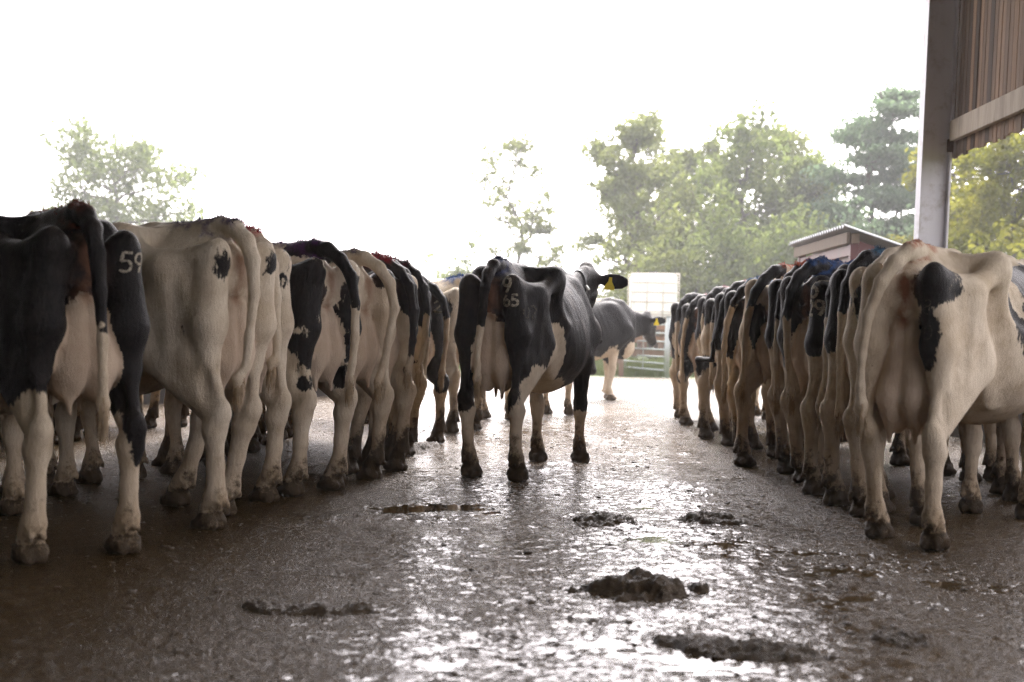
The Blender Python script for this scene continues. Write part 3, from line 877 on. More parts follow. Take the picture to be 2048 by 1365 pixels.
M_GATE = simple_mat('galvanised_tube', (0.30, 0.33, 0.32), 0.45, 0.5, var=0.2, scale=12)
M_BOLT = simple_mat('rusty_bolt', (0.09, 0.055, 0.04), 0.7, 0.4)

barn = empty('barn', (4.35, 15.0, 0.0))
tag(barn, 'open barn with pale steel post and brown spaced boards along its side', 'barn')
def bl(me, name, mat, par=barn):
    o = link(name, me, mat, par); return o
# stanchion: an I section, web facing the yard
bl(boxes_mesh('post', [(-0.165, -0.145, -0.09, 0.09, -0.05, 5.6), (0.125, 0.145, -0.09, 0.09, -0.05, 5.6), (-0.145, 0.125, -0.012, 0.012, -0.05, 5.6)]), 'post', M_STEEL)
bl(boxes_mesh('post', [(-0.14, 0.14, -0.10, 0.10, -0.05, 5.6)]), 'post', M_STEEL).location = (0, -9.0, 0)
bl(boxes_mesh('post', [(-0.14, 0.14, -0.10, 0.10, -0.05, 5.6)]), 'post', M_STEEL).location = (0, -18.0, 0)
br = bl(boxes_mesh('bracket', [(0.085, 0.145, -0.125, -0.092, 2.93, 3.06)], 0.004), 'bracket', M_BOLT)
b_ = bl(tube_mesh('bolt', [[(0.115, -0.140, 3.0), (0.115, -0.120, 3.0)]], 0.012), 'bolt', M_BOLT, br)
# the cladding line runs from the post towards the camera
rail = bl(boxes_mesh('rail', [(0.10, 0.165, -9.0, -0.105, 3.035, 3.245)], 0.006), 'rail', M_RAIL)
rgb = random.Random(3)
bms = [boxes_mesh('board', [(0, 0.022, 0, w, 0, 2.62)], 0.002) for w in (0.094, 0.100, 0.088)]
y = 0.08
k = 0
while y > -9.0:
    me = bms[k % 3]; w = (0.094, 0.100, 0.088)[k % 3]
    o = bpy.data.objects.new('board', me); COL.objects.link(o)
    if not me.materials: me.materials.append(M_BOARD)
    o.parent = barn
    o.location = (0.168 + rgb.uniform(0, 0.006) + 0.004 * (k % 2), y - w, 2.885 + rgb.uniform(-0.018, 0.018))
    o.rotation_euler = (rgb.uniform(-0.003, 0.003), 0, rgb.uniform(-0.05, 0.05))
    y -= w + rgb.uniform(0.010, 0.022); k += 1
# roof, sloping up to the left, with its purlins
def corr(name, x0, x1, y0, y1, z0, z1, pitch, amp, thick, mat, par, along='x'):
    """corrugated sheet: the waves run down the slope (along x)"""
    n = int((y1 - y0) / pitch * 6)
    V, Fc = [], []
    for i in range(n + 1):
        yy = y0 + (y1 - y0) * i / n
        dz = amp * math.sin(math.tau * (yy - y0) / pitch)
        for (xx, zz) in ((x0, z0), (x1, z1)):
            V += [(xx, yy, zz + dz), (xx, yy, zz + dz - thick)]
    for i in range(n):
        a = i * 4; b = a + 4
        Fc += [(a, b, b + 2, a + 2), (a + 1, a + 3, b + 3, b + 1), (a, a + 1, b + 1, b), (a + 2, b + 2, b + 3, a + 3)]
    Fc += [(0, 2, 3, 1), (n * 4, n * 4 + 1, n * 4 + 3, n * 4 + 2)]
    me = bpy.data.meshes.new(name); me.from_pydata(V, [], Fc); me.update()
    return link(name, me, mat, par)
bl(boxes_mesh('added_end_wall', [(-10.4, 0.6, -26.2, -26.0, -0.05, 6.2)]), 'added_end_wall', M_SHEET)  # unseen wall added behind the camera to darken the barn inside
bl(boxes_mesh('added_side_wall', [(-10.7, -10.5, -26.0, 0.2, -0.05, 6.8)]), 'added_side_wall', M_SHEET)  # unseen wall added on the left to keep side light out
ro = corr('roof', -11.0, 0.6, -26.3, 0.35, 7.2, 5.25, 0.9, 0.03, 0.02, M_SHEET, barn)

bl(boxes_mesh('added_low_wall', [(0.22, 0.40, -30.0, -0.2, -0.05, 1.05)], 0.01), 'added_low_wall', simple_mat('mucky_concrete', (0.075, 0.062, 0.048), 0.8, var=0.4, scale=3, dirt=(0.03, 0.022, 0.015)))  # wall added to block low light and bright ground under the right row
fw = link('added_dark_wall', None or bpy.data.meshes.new('added_dark_wall'), None)  # wall added to shut out bright ground and low sky behind the left row
pts = [(-7.0, 5.6), (-6.6, 15.2), (-2.05, 22.4)]
bm = bmesh.new(); rows = []
for i, (x, yv) in enumerate(pts):
    rows.append([bm.verts.new(q) for q in ((x + 0.09, yv, -0.05), (x + 0.09, yv, 1.80), (x - 0.09, yv, 1.80), (x - 0.09, yv, -0.05))])
for a, b in zip(rows[:-1], rows[1:]):
    for j in range(3): bm.faces.new((a[j], a[j + 1], b[j + 1], b[j]))
bm.faces.new(rows[0][::-1]); bm.faces.new(rows[-1])
bmesh.ops.recalc_face_normals(bm, faces=bm.faces[:])
bm.to_mesh(fw.data); bm.free()
fw.data.materials.append(simple_mat('shade_concrete', (0.020, 0.015, 0.011), 0.95, var=0.4, scale=2.5, dirt=(0.011, 0.008, 0.005)))  # near-black colour stands in for the shade beyond the legs
tag(fw, 'added near-black wall standing in for shade behind the legs of the left row', 'wall')
# ---- covered feeder behind the right-hand cows
fd = empty('covered_feeder', (4.2, 18.0, 0.0))
tag(fd, 'red steel feeder under a sloping corrugated roof behind the right row of cows', 'feeder')
corr('roof_sheet', -0.10, 2.3, -0.10, 3.55, 2.40, 1.62, 0.146, 0.024, 0.012, simple_mat('galvanised_sheet', (0.25, 0.26, 0.27), 0.55, 0.2, var=0.3, scale=3), fd)
M_FASC = wood_mat('brown_timber', (0.13, 0.10, 0.075), (0.27, 0.21, 0.16), (0.12, 0.10, 0.08))
link('fascia', boxes_mesh('fascia', [(-0.045, 0.0, 0.0, 3.4, 2.185, 2.325)], 0.004), M_FASC, fd)
link('fascia', boxes_mesh('fascia', [(0.005, 0.11, -0.03, 0.0, 2.185, 2.31)], 0.004), M_FASC, fd)
for x, yv, zt in ((0.06, 0.06, 2.29), (0.06, 3.3, 2.29), (2.1, 0.06, 1.62), (2.1, 3.3, 1.62)):
    link('post', boxes_mesh('post', [(x - 0.05, x + 0.05, yv - 0.05, yv + 0.05, -0.05, zt)], 0.004), M_RSTEEL, fd)
bm = bmesh.new(); box_bm(bm, 0.115, 2.045, 0.02, 0.10, 1.98, 2.22)
for v in bm.verts: v.co.z -= (v.co.x - 0.115) * 0.325
me = bpy.data.meshes.new('beam'); bm.to_mesh(me); bm.free(); link('beam', me, M_RSTEEL, fd)
link('beam', boxes_mesh('beam', [(0.02, 0.10, 0.115, 3.245, 2.04, 2.17)], 0.004), M_RSTEEL, fd)
link('beam', boxes_mesh('beam', [(0.115, 2.045, 3.26, 3.34, 1.74, 1.9)], 0.004), M_RSTEEL, fd)
link('side_panel', boxes_mesh('side_panel', [(0.075, 0.105, 0.12, 1.5, 0.9, 2.145)]), M_RSTEEL, fd)
link('side_panel', boxes_mesh('side_panel', [(0.12, 2.04, 0.05, 0.08, 0.9, 1.30)]), M_RSTEEL, fd)

# ---- gates
def gate(loc, ang, L, label):
    g = empty('field_gate', loc, ang)
    tag(g, label, 'gate', 'tubular gates closing the far end of the yard')
    H = [0.16, 0.32, 0.48, 0.65, 0.84, 1.04, 1.24]
    for z in H:
        link('rail', tube_mesh('rail', [[(0.02, 0, z), (L - 0.02, 0, z)]], 0.019), M_GATE, g)
    for x in (0.0, L):
        link('upright', tube_mesh('upright', [[(x, 0, 0.12), (x, 0, 1.28)]], 0.024), M_GATE, g)
    for x in (L * 0.36, L * 0.68):
        link('brace', boxes_mesh('brace', [(x - 0.02, x + 0.02, 0.021, 0.028, 0.14, 1.26)]), M_GATE, g)
    return g
ga = math.atan2(0.975, -0.222)
gate((3.58, 33.65, 0), ga, 4.5, 'galvanised tubular gate in front of the white tank')
gate((2.53, 38.15, 0), ga, 4.0, 'galvanised tubular gate mostly hidden behind the standing cow, farther along')
gp = empty('gate_post', (3.62, 33.5, 0)); tag(gp, 'grey steel gate post at the near end of the tubular gate', 'post')
link('shaft', tube_mesh('shaft', [[(0, 0, -0.1), (0, 0, 1.42)]], 0.055, 12), M_GATE, gp)
link('cap', tube_mesh('cap', [[(0, 0, 1.42), (0, 0, 1.44)]], 0.062, 12), M_GATE, gp)

# ---- white caged tank on a stack of rusty timber behind the gate
M_TANK = simple_mat('milky_plastic', (0.80, 0.80, 0.77), 0.45, var=0.05, scale=2, bump=0.02)
M_CAGE = simple_mat('cage_tube', (0.55, 0.50, 0.44), 0.5, 0.3, var=0.2)
M_PALLET = wood_mat('pallet_wood', (0.20, 0.15, 0.10), (0.36, 0.29, 0.21), (0.22, 0.2, 0.17))
tk = empty('water_tank', (3.50, 36.2, 1.30)); tag(tk, 'white plastic tank in a wire cage raised above the gate', 'tank')
bm = bmesh.new(); box_bm(bm, -0.57, 0.57, -0.47, 0.47, 0.15, 1.24); bmesh.ops.bevel(bm, geom=bm.edges[:], offset=0.07, segments=3, affect='EDGES')
me = bpy.data.meshes.new('bottle'); bm.to_mesh(me); bm.free(); link('bottle', me, M_TANK, tk)
link('filler_cap', tube_mesh('filler_cap', [[(0, 0, 1.24), (0, 0, 1.29)]], 0.11, 16), M_STRAP, tk)
link('pallet', boxes_mesh('pallet', [(-0.6, 0.6, -0.5, 0.5, 0.10, 0.13)] + [(-0.6, 0.6, yy - 0.06, yy + 0.06, 0.0, 0.098) for yy in (-0.43, 0.0, 0.43)]), M_PALLET, tk)
segs = []
for z in (0.28, 0.52, 0.76, 1.0, 1.22):
    segs.append(('cage_bar', [(-0.595, -0.495, z), (0.595, -0.495, z), (0.595, 0.495, z), (-0.595, 0.495, z), (-0.595, -0.495, z)]))
for x in (-0.595, -0.2, 0.2, 0.595):
    segs.append(('cage_bar', [(x, -0.512, 0.13), (x, -0.512, 1.24)])); segs.append(('cage_bar', [(x, 0.512, 0.13), (x, 0.512, 1.24)]))
for nme, pts in segs:
    link(nme, tube_mesh(nme, [pts], 0.011, 6), M_CAGE, tk)
M_RUST = wood_mat('rusty_timber', (0.17, 0.085, 0.05), (0.33, 0.20, 0.125), (0.20, 0.15, 0.11))
ts = empty('timber_stack', (3.5, 36.2, -0.05)); tag(ts, 'raised stack of rusty brown timbers under the white tank', 'timber stack')
rgb = random.Random(8)
for x in (-0.8, 0.65):
    for yv in (-0.40, 0.40):
        link('leg', boxes_mesh('leg', [(x - 0.06, x + 0.06, yv - 0.06, yv + 0.06, -0.02, 0.508)], 0.006), M_RUST, ts)
z = 0.51
for row in range(5):
    if row % 2 == 0:
        for yv in (-0.45, 0.35):
            o = link('timber', boxes_mesh('timber', [(-1.0, 0.85, yv, yv + 0.11, z, z + 0.165)], 0.006), M_RUST, ts)
            o.location.x = rgb.uniform(-0.12, 0.12)
    else:
        for i in range(4):
            x = -0.82 + i * 0.48 + rgb.uniform(-0.05, 0.05)
            link('timber', boxes_mesh('timber', [(x, x + 0.14, -0.58, 0.58, z, z + 0.165)], 0.006), M_RUST, ts)
    z += 0.1675

# ---- trees
def leaf_mat(name, a, b, trans):
    t = NT(name)
    oc = t.obj()
    c = t.mix(t.ramp(t.noise(oc, 0.9, 4, 0.6), 0.3, 0.7), a, b)
    c = t.mix(t.ramp(t.noise(oc, 7, 2), 0.3, 0.7), c, tuple(v * 0.7 for v in a))
    d = t.n('ShaderNodeBsdfDiffuse', Color=c)
    tr = t.n('ShaderNodeBsdfTranslucent', Color=t.mix(1.0, c, trans, 'MULTIPLY'))
    mx = t.n('ShaderNodeMixShader', i0=0.45, i1=d.outputs[0], i2=tr.outputs[0])
    t.t.links.new(mx.outputs[0], t.out.inputs[0])
    return t.m
M_LEAF = leaf_mat('oak_leaves', (0.088, 0.112, 0.055), (0.145, 0.160, 0.080), (2.0, 2.1, 1.1))
M_LEAF2 = leaf_mat('pale_leaves', (0.110, 0.132, 0.064), (0.160, 0.170, 0.092), (2.0, 2.0, 1.1))
M_LEAFY = leaf_mat('yellow_leaves', (0.120, 0.135, 0.030), (0.175, 0.168, 0.042), (1.9, 1.8, 0.8))
M_NEEDLE = leaf_mat('pine_needles', (0.105, 0.145, 0.105), (0.145, 0.180, 0.125), (1.5, 1.7, 1.2))
M_BARK = simple_mat('bark', (0.070, 0.058, 0.045), 0.9, var=0.4, scale=6, stretch=(3, 3, 0.6), bump=0.6)

def limb_path(a, b, rg, n=5, wob=0.12, sag=0.0):
    a, b = np.array(a, float), np.array(b, float); L = np.linalg.norm(b - a)
    P = [a + (b - a) * i / n for i in range(n + 1)]
    for i in range(1, n):
        P[i] = P[i] + rg.normal(0, wob * L * 0.5, 3) * np.array((1, 1, 0.6)); P[i][2] -= sag * L * math.sin(math.pi * i / n)
    return P
def taper_tube(V, Fc, P, r0, r1, n=6):
    k0 = len(V)
    for i, q in enumerate(P):
        d = np.array(P[min(i + 1, len(P) - 1)]) - np.array(P[max(i - 1, 0)]); d = d / (np.linalg.norm(d) + 1e-9)
        a = np.cross(d, (0.3, 0.9, 0.2)); a /= np.linalg.norm(a) + 1e-9; b = np.cross(d, a)
        r = r0 + (r1 - r0) * i / (len(P) - 1)
        V += [tuple(q + (a * math.cos(math.tau * j / n) + b * math.sin(math.tau * j / n)) * r) for j in range(n)]
    for i in range(len(P) - 1):
        for j in range(n):
            Fc.append((k0 + i * n + j, k0 + i * n + (j + 1) % n, k0 + (i + 1) * n + (j + 1) % n, k0 + (i + 1) * n + j))
def leaves_mesh(name, C, per, spread, size, rg, flat=0.6, long=1.0):
    n = len(C) * per
    B = np.repeat(np.array(C), per, 0) + rg.normal(0, 1, (n, 3)) * np.array((spread, spread, spread * flat))
    a = rg.normal(0, 1, (n, 3)); a /= np.linalg.norm(a, axis=1, keepdims=True)
    c = np.cross(a, rg.normal(0, 1, (n, 3))); c /= np.linalg.norm(c, axis=1, keepdims=True)
    s = size * rg.uniform(0.6, 1.3, (n, 1))
    a = a * s * long; c = c * s * 0.55
    V = np.stack([B - a, B + c * 0.9 - a * 0.1, B + a, B - c * 0.9 - a * 0.1], 1).reshape(-1, 3)
    return mesh_np(name, V, np.arange(n * 4).reshape(-1, 4), False)
def tree(kind, label, cat, loc, H, W, seed, mat, n_limb=9, per=34, first=0.3, fork=None, leaf=0.17, twigs=7, tr=None, dens=1.0, shape='round', group=None, D=None):
    rg = np.random.default_rng(seed)
    root = empty(kind, loc)
    tag(root, label, cat, group)
    V, Fc, C = [], [], []
    tr = tr or H * 0.022
    D = D or W
    top = np.array((rg.normal(0, 0.05) * W, rg.normal(0, 0.05) * W, H * 0.93))
    trunk = limb_path((0, 0, -0.3), top, rg, 8, 0.045)
    taper_tube(V, Fc, trunk, tr, tr * 0.18, 8)
    for i in range(n_limb):
        f = first + (0.95 - first) * ((i + rg.uniform(0, 0.8)) / n_limb)
        ti = f * 8; i0 = min(7, int(ti)); s = trunk[i0] + (trunk[i0 + 1] - trunk[i0]) * (ti - i0)
        az = i * 2.4 + rg.uniform(-0.5, 0.5)
        g = (f - first) / (0.95 - first)
        if shape == 'round':
            ext = (0.55 + 0.45 * math.sin(math.pi * min(1, 0.25 + 0.75 * g))) * (1 - 0.45 * g ** 2)
            rise = rg.uniform(0.05, 0.22) * H * (1 - 0.4 * g)
        elif shape == 'pine':
            ext = (1.0 - 0.55 * g) * rg.uniform(0.6, 1.05); rise = rg.uniform(0.0, 0.06) * H
        else:
            ext = (0.5 + 0.5 * math.sin(math.pi * g)) * rg.uniform(0.6, 1.0); rise = rg.uniform(0.08, 0.2) * H
        e = s + np.array((math.cos(az) * W * 0.5 * ext, math.sin(az) * D * 0.5 * ext, rise))
        P = limb_path(s, e, rg, 5, 0.13)
        r = tr * (0.55 - 0.3 * g)
        taper_tube(V, Fc, P, r, r * 0.25, 6)
        for j in range(twigs):
            u = rg.uniform(0.3, 1.0) * 5; j0 = min(4, int(u)); q = P[j0] + (P[j0 + 1] - P[j0]) * (u - j0)
            dv = rg.normal(0, 1, 3) * np.array((1, 1, 0.55)); dv = dv / np.linalg.norm(dv) * W * rg.uniform(0.07, 0.20)
            if shape == 'pine': dv[2] = abs(dv[2]) * 0.4
            else: dv[2] += 0.03 * H
            w = q + dv
            PP = limb_path(q, w, rg, 3, 0.15)
            taper_tube(V, Fc, PP, r * 0.28, r * 0.06, 4)
            C += [w, PP[2], w + rg.normal(0, 0.05 * W, 3)]
        C.append(e)
    me = bpy.data.meshes.new('trunk'); me.from_pydata(V, [], Fc); me.update()
    link('trunk', me, M_BARK, root)
    sp = 0.045 * W if shape != 'pine' else 0.055 * W
    link('crown', leaves_mesh('crown', C, int(per * dens), sp, leaf, rg, 0.65 if shape != 'pine' else 0.30), mat, root)
    return root
def shrub(label, loc, H, W, seed, mat, n=120, per=30, leaf=0.13, kind='shrub', group=None):
    rg = np.random.default_rng(seed)
    root = empty(kind, loc); tag(root, label, 'shrub' if kind == 'shrub' else 'tree', group)
    V, Fc, C = [], [], []
    for i in range(n):
        d = rg.normal(0, 1, 3); d /= np.linalg.norm(d); d[2] = abs(d[2])
        rr = rg.uniform(0.55, 1.0) * (0.85 + 0.3 * math.sin(3 * d[0] * 2 + seed) * math.cos(2.3 * d[1] * 2 + d[2] * 4))
        C.append(np.array((d[0] * W * 0.5 * rr, d[1] * W * 0.5 * rr, 0.15 * H + d[2] * H * 0.85 * rr)))
    for i in range(0, n, 6):
        taper_tube(V, Fc, limb_path((rg.normal(0, .1), rg.normal(0, .1), -0.2), C[i] * 0.92, rg, 4, 0.1), 0.05 * H / 4 + 0.02, 0.012, 5)
    me = bpy.data.meshes.new('stem'); me.from_pydata(V, [], Fc); me.update(); link('stem', me, M_BARK, root)
    link('crown', leaves_mesh('crown', C, per, W * 0.06, leaf, rg, 0.8), mat, root)
    return root
TG = 'trees beyond the yard'
tree('oak_tree', 'lone spreading oak rising above the backs of the left row of cows', 'tree', (-21.0, 75, 0), 10.9, 9.0, 11, M_LEAF, 13, 30, 0.30, leaf=0.17, twigs=8, group=TG)
tree('birch_tree', 'tall thin sparse tree above the black cow in the middle', 'tree', (0.15, 72, 0), 11.2, 4.8, 22, M_LEAF2, 12, 16, 0.34, leaf=0.13, twigs=5, tr=0.16, group=TG)
tree('birch_tree', 'short forked thin tree right of the tall sparse one', 'tree', (1.15, 70, 0), 6.6, 2.8, 23, M_LEAF2, 7, 14, 0.40, leaf=0.12, twigs=4, tr=0.12, group=TG)
tree('ash_tree', 'tall open tree with bare leaning trunk above the white tank', 'tree', (5.0, 60, 0), 10.3, 5.2, 31, M_LEAF2, 12, 24, 0.30, leaf=0.15, twigs=7, tr=0.20, group=TG)
tree('oak_tree', 'broad oak with crooked dark limbs between open tree and pine', 'tree', (9.9, 63, 0), 9.7, 7.4, 42, M_LEAF, 13, 27, 0.24, leaf=0.16, twigs=8, tr=0.26, group=TG)
tree('ash_tree', 'rounded leafy tree just behind the broad oak on its left', 'tree', (7.8, 68, 0), 10.6, 5.0, 44, M_LEAF2, 11, 24, 0.30, leaf=0.15, twigs=7, group=TG)
pn = tree('pine_tree', 'dark blue-green pine with flat layered boughs left of the barn post', 'tree', (14.3, 58, 0), 12.0, 5.8, 53, M_NEEDLE, 17, 46, 0.26, leaf=0.13, twigs=7, tr=0.17, shape='pine', group=TG)
tree('pine_tree', 'second pine stem with shorter boughs beside the tall layered pine', 'tree', (15.6, 59, 0), 9.6, 4.4, 54, M_NEEDLE, 12, 40, 0.30, leaf=0.13, twigs=6, tr=0.15, shape='pine', group=TG)
tree('birch_tree', 'yellowing tree right behind the barn post', 'tree', (14.9, 50, 0), 8.0, 4.2, 61, M_LEAFY, 12, 30, 0.15, leaf=0.13, twigs=8, group=TG)
tree('birch_tree', 'yellow-green tree under the brown boards at the right edge', 'tree', (13.3, 38, 0), 6.6, 5.0, 62, M_LEAFY, 15, 40, 0.08, leaf=0.10, twigs=10, group=TG)
tree('birch_tree', 'yellow-green tree farthest right, partly out of the picture', 'tree', (16.8, 42, 0), 7.0, 5.0, 63, M_LEAFY, 14, 36, 0.08, leaf=0.11, twigs=9, group=TG)
tree('oak_tree', 'leafy oak filling the gap between the open tree and the broad oak', 'tree', (7.0, 72, 0), 11.0, 6.0, 46, M_LEAF2, 13, 24, 0.2, leaf=0.15, twigs=9, group=TG)
tree('oak_tree', 'leafy oak between the broad oak and the pine', 'tree', (12.6, 68, 0), 11.0, 6.4, 47, M_LEAF2, 13, 26, 0.2, leaf=0.15, twigs=9, group=TG)
tree('ash_tree', 'leafy tree just left of the pine, lower than it', 'tree', (12.9, 62, 0), 8.6, 5.6, 48, M_LEAF, 13, 32, 0.2, leaf=0.15, twigs=9, group=TG)
SG = 'shrubs along the field edge'
shrub('small pale bush behind the hips of the black cow in the middle', (-3.0, 72, 0), 5.5, 3.4, 71, M_LEAF, 150, 26, 0.15, group=SG)
shrub('low pale bush at the foot of the tall sparse tree', (0.6, 69, 0), 4.4, 3.6, 72, M_LEAF, 100, 20, 0.14, group=SG)
shrub('green bush behind the white tank', (5.6, 54, 0), 5.2, 5.2, 73, M_LEAF2, 260, 30, 0.13, group=SG)
shrub('tall dark green bush right of the white tank', (8.0, 55, 0), 6.2, 5.4, 74, M_LEAF, 280, 32, 0.13, group=SG)
shrub('wide green bush left of the covered feeder', (10.7, 54, 0), 6.4, 5.6, 75, M_LEAF, 280, 32, 0.13, group=SG)
shrub('bluish green bush behind the covered feeder roof', (13.3, 53, 0), 5.6, 5.6, 76, M_NEEDLE, 280, 32, 0.13, group=SG)
shrub('dark bush between covered feeder and barn post', (15.6, 52, 0), 5.6, 5.0, 77, M_NEEDLE, 280, 32, 0.13, group=SG)
shrub('pale bush near the head of the black cow in the middle', (3.3, 60, 0), 2.9, 3.2, 78, M_LEAF2, 70, 20, 0.13, group=SG)
shrub('yellow bush below the yellow-green tree at the right edge', (12.6, 34, 0), 4.2, 4.4, 79, M_LEAFY, 260, 40, 0.09, group=SG)
shrub('yellow bush at the far right edge behind the front cow', (15.6, 36, 0), 4.4, 4.4, 80, M_LEAFY, 260, 40, 0.09, group=SG)

# ---- muck on the floor
M_MUCK = None
t = NT('wet_muck')
oc = t.obj()
mc = t.mix(t.noise(oc, 22, 6, 0.7), (0.034, 0.023, 0.012), (0.135, 0.095, 0.055))
t.bsdf(Base__Color=mc, Roughness=0.42, Specular__IOR__Level=0.25, Normal=t.bump(t.noise(oc, 48, 6, 0.75), 1.0, 0.02))
M_MUCK = t.m
def mound(label, x, y, lx, ly, hz, seed, yaw=0.0, lumps=5):
    rg = np.random.default_rng(seed)
    nx = 84; gx, gy = np.meshgrid(np.linspace(-1.25, 1.25, nx), np.linspace(-1.25, 1.25, nx))
    P = np.stack([gx.ravel() * lx, gy.ravel() * ly, np.zeros(nx * nx)], 1)
    q = P / np.array((lx, ly, 1))
    h = np.zeros(nx * nx)
    for i in range(lumps):
        c = np.array((rg.uniform(-0.75, 0.75), rg.uniform(-0.45, 0.45))); r = rg.uniform(0.28, 0.5)
        d2 = ((q[:, 0] - c[0]) ** 2 + (q[:, 1] - c[1]) ** 2) / r ** 2
        h = np.maximum(h, np.sqrt(np.clip(1 - d2, 0, 1)) * rg.uniform(0.55, 1.0))
    edge = 1 - sstep(0.75, 1.15, np.hypot(q[:, 0], q[:, 1]) + 0.55 * fbm(P, 0.10, seed, 3))
    z = (h * 0.8 + 0.16 * edge) * hz * edge + edge * (fbm(P, 0.06, seed + 3, 4) * 0.42 * hz + np.abs(vnoise(P, 0.024, seed + 5)) * 0.014 + np.abs(vnoise(P, 0.011, seed + 6)) * 0.006) - 0.012 * (1 - edge) - 0.004
    V = P.copy(); V[:, 2] = z + 0.004
    i = np.arange(nx * nx).reshape(nx, nx)
    Fq = np.stack([i[:-1, :-1].ravel(), i[:-1, 1:].ravel(), i[1:, 1:].ravel(), i[1:, :-1].ravel()], 1)
    keep = (edge[Fq] > 0.001).any(1)
    me = mesh_np('muck_heap', V, Fq[keep])
    o = link('muck_heap', me, M_MUCK)
    o.location = (x, y, 0.0); o.rotation_euler = (0, 0, yaw)
    tag(o, label, 'muck heap', 'heaps of muck on the yard floor')
    return o
MOUNDS = [
    ('largest brown muck heap, two-humped, alone in the bright wet middle', 0.50, 5.45, 0.235, 0.17, 0.066, 1, 0.05, 6),
    ('flat muck heap in the wet glare left of the near right cow', 1.08, 7.62, 0.17, 0.20, 0.046, 2, 0.3, 5),
    ('low muck heap in the glare in front of the cow in the middle', 0.50, 7.55, 0.17, 0.22, 0.034, 3, -0.2, 5),
    ('wide trampled muck heap at the bottom edge, right of centre', 0.62, 4.50, 0.15, 0.15, 0.020, 4, 0.2, 5),
    ('long ragged muck heap at the bottom edge below the near right cow', 0.83, 4.42, 0.19, 0.11, 0.022, 5, -0.15, 6),
    ('dull flat muck heap in the dark left foreground', -0.72, 4.95, 0.26, 0.13, 0.019, 6, 0.1, 6),
    ('dark muck heap beside the hooves of the left row', -0.80, 12.0, 0.16, 0.5, 0.045, 7, 0.0, 6),
    ('thin muck heap far back on the pale floor right of the cow', 0.82, 13.0, 0.26, 0.6, 0.035, 8, 0.0, 6),
    ('small muck heap near the hooves of the right row', 1.32, 4.62, 0.10, 0.10, 0.016, 9, 0.0, 4),
    ('small round clump of muck right of the largest heap', 0.74, 5.50, 0.045, 0.05, 0.030, 10, 0.0, 3),
]
for a in MOUNDS: mound(*a)

# small clods all over the floor
def clods(name, n, seed):
    rg = np.random.default_rng(seed)
    bm = bmesh.new(); bmesh.ops.create_icosphere(bm, subdivisions=1, radius=1)
    B = np.array([v.co[:] for v in bm.verts]); Fi = np.array([[v.index for v in f.verts] for f in bm.faces]); bm.free()
    Y = rg.uniform(3.6, 17, n); X = rg.uniform(-2.6, 2.8, n)
    cl = fbm(np.stack([X, Y, X * 0], 1), 0.8, 5, 3)
    keep = cl > rg.uniform(-0.4, 0.35, n)
    X, Y = X[keep], Y[keep]; n = len(X)
    s = rg.lognormal(-5.0, 0.5, n).clip(0.003, 0.014)
    zz = yard_height(np.stack([X, Y, X * 0], 1))
    V = B[None] * s[:, None, None] * np.array((1.7, 1.1, 0.55)) * rg.uniform(0.65, 1.35, (n, len(B), 1))
    a = rg.uniform(0, math.tau, n); c, sn = np.cos(a)[:, None], np.sin(a)[:, None]
    V = np.stack([V[:, :, 0] * c - V[:, :, 1] * sn, V[:, :, 0] * sn + V[:, :, 1] * c, V[:, :, 2]], 2)
    V += np.stack([X, Y, np.maximum(zz, WATER) + s * 0.1], 1)[:, None]
    Fa = (Fi[None] + (np.arange(n) * len(B))[:, None, None]).reshape(-1, 3)
    o = link(name, mesh_np(name, V.reshape(-1, 3), Fa), M_MUCK)
    tag(o, 'small clods and crumbs of muck scattered over the wet floor', 'muck', kind='stuff')
clods('muck_crumbs', 2600, 91)
# ---- haze volume added for the glare that veils the far trees
me = boxes_mesh('haze', [(-300, 300, -80, 300, -1.2, 14.0)])
t = NT('haze_air')
vp = t.n('ShaderNodeVolumePrincipled', Color=(0.95, 0.97, 1.0), Density=0.0013, Anisotropy=0.25)
t.t.links.new(vp.outputs[0], t.out.inputs['Volume'])
tag(link('haze', me, t.m), 'thin haze added to fade the far trees like veiling glare', 'haze', kind='stuff')

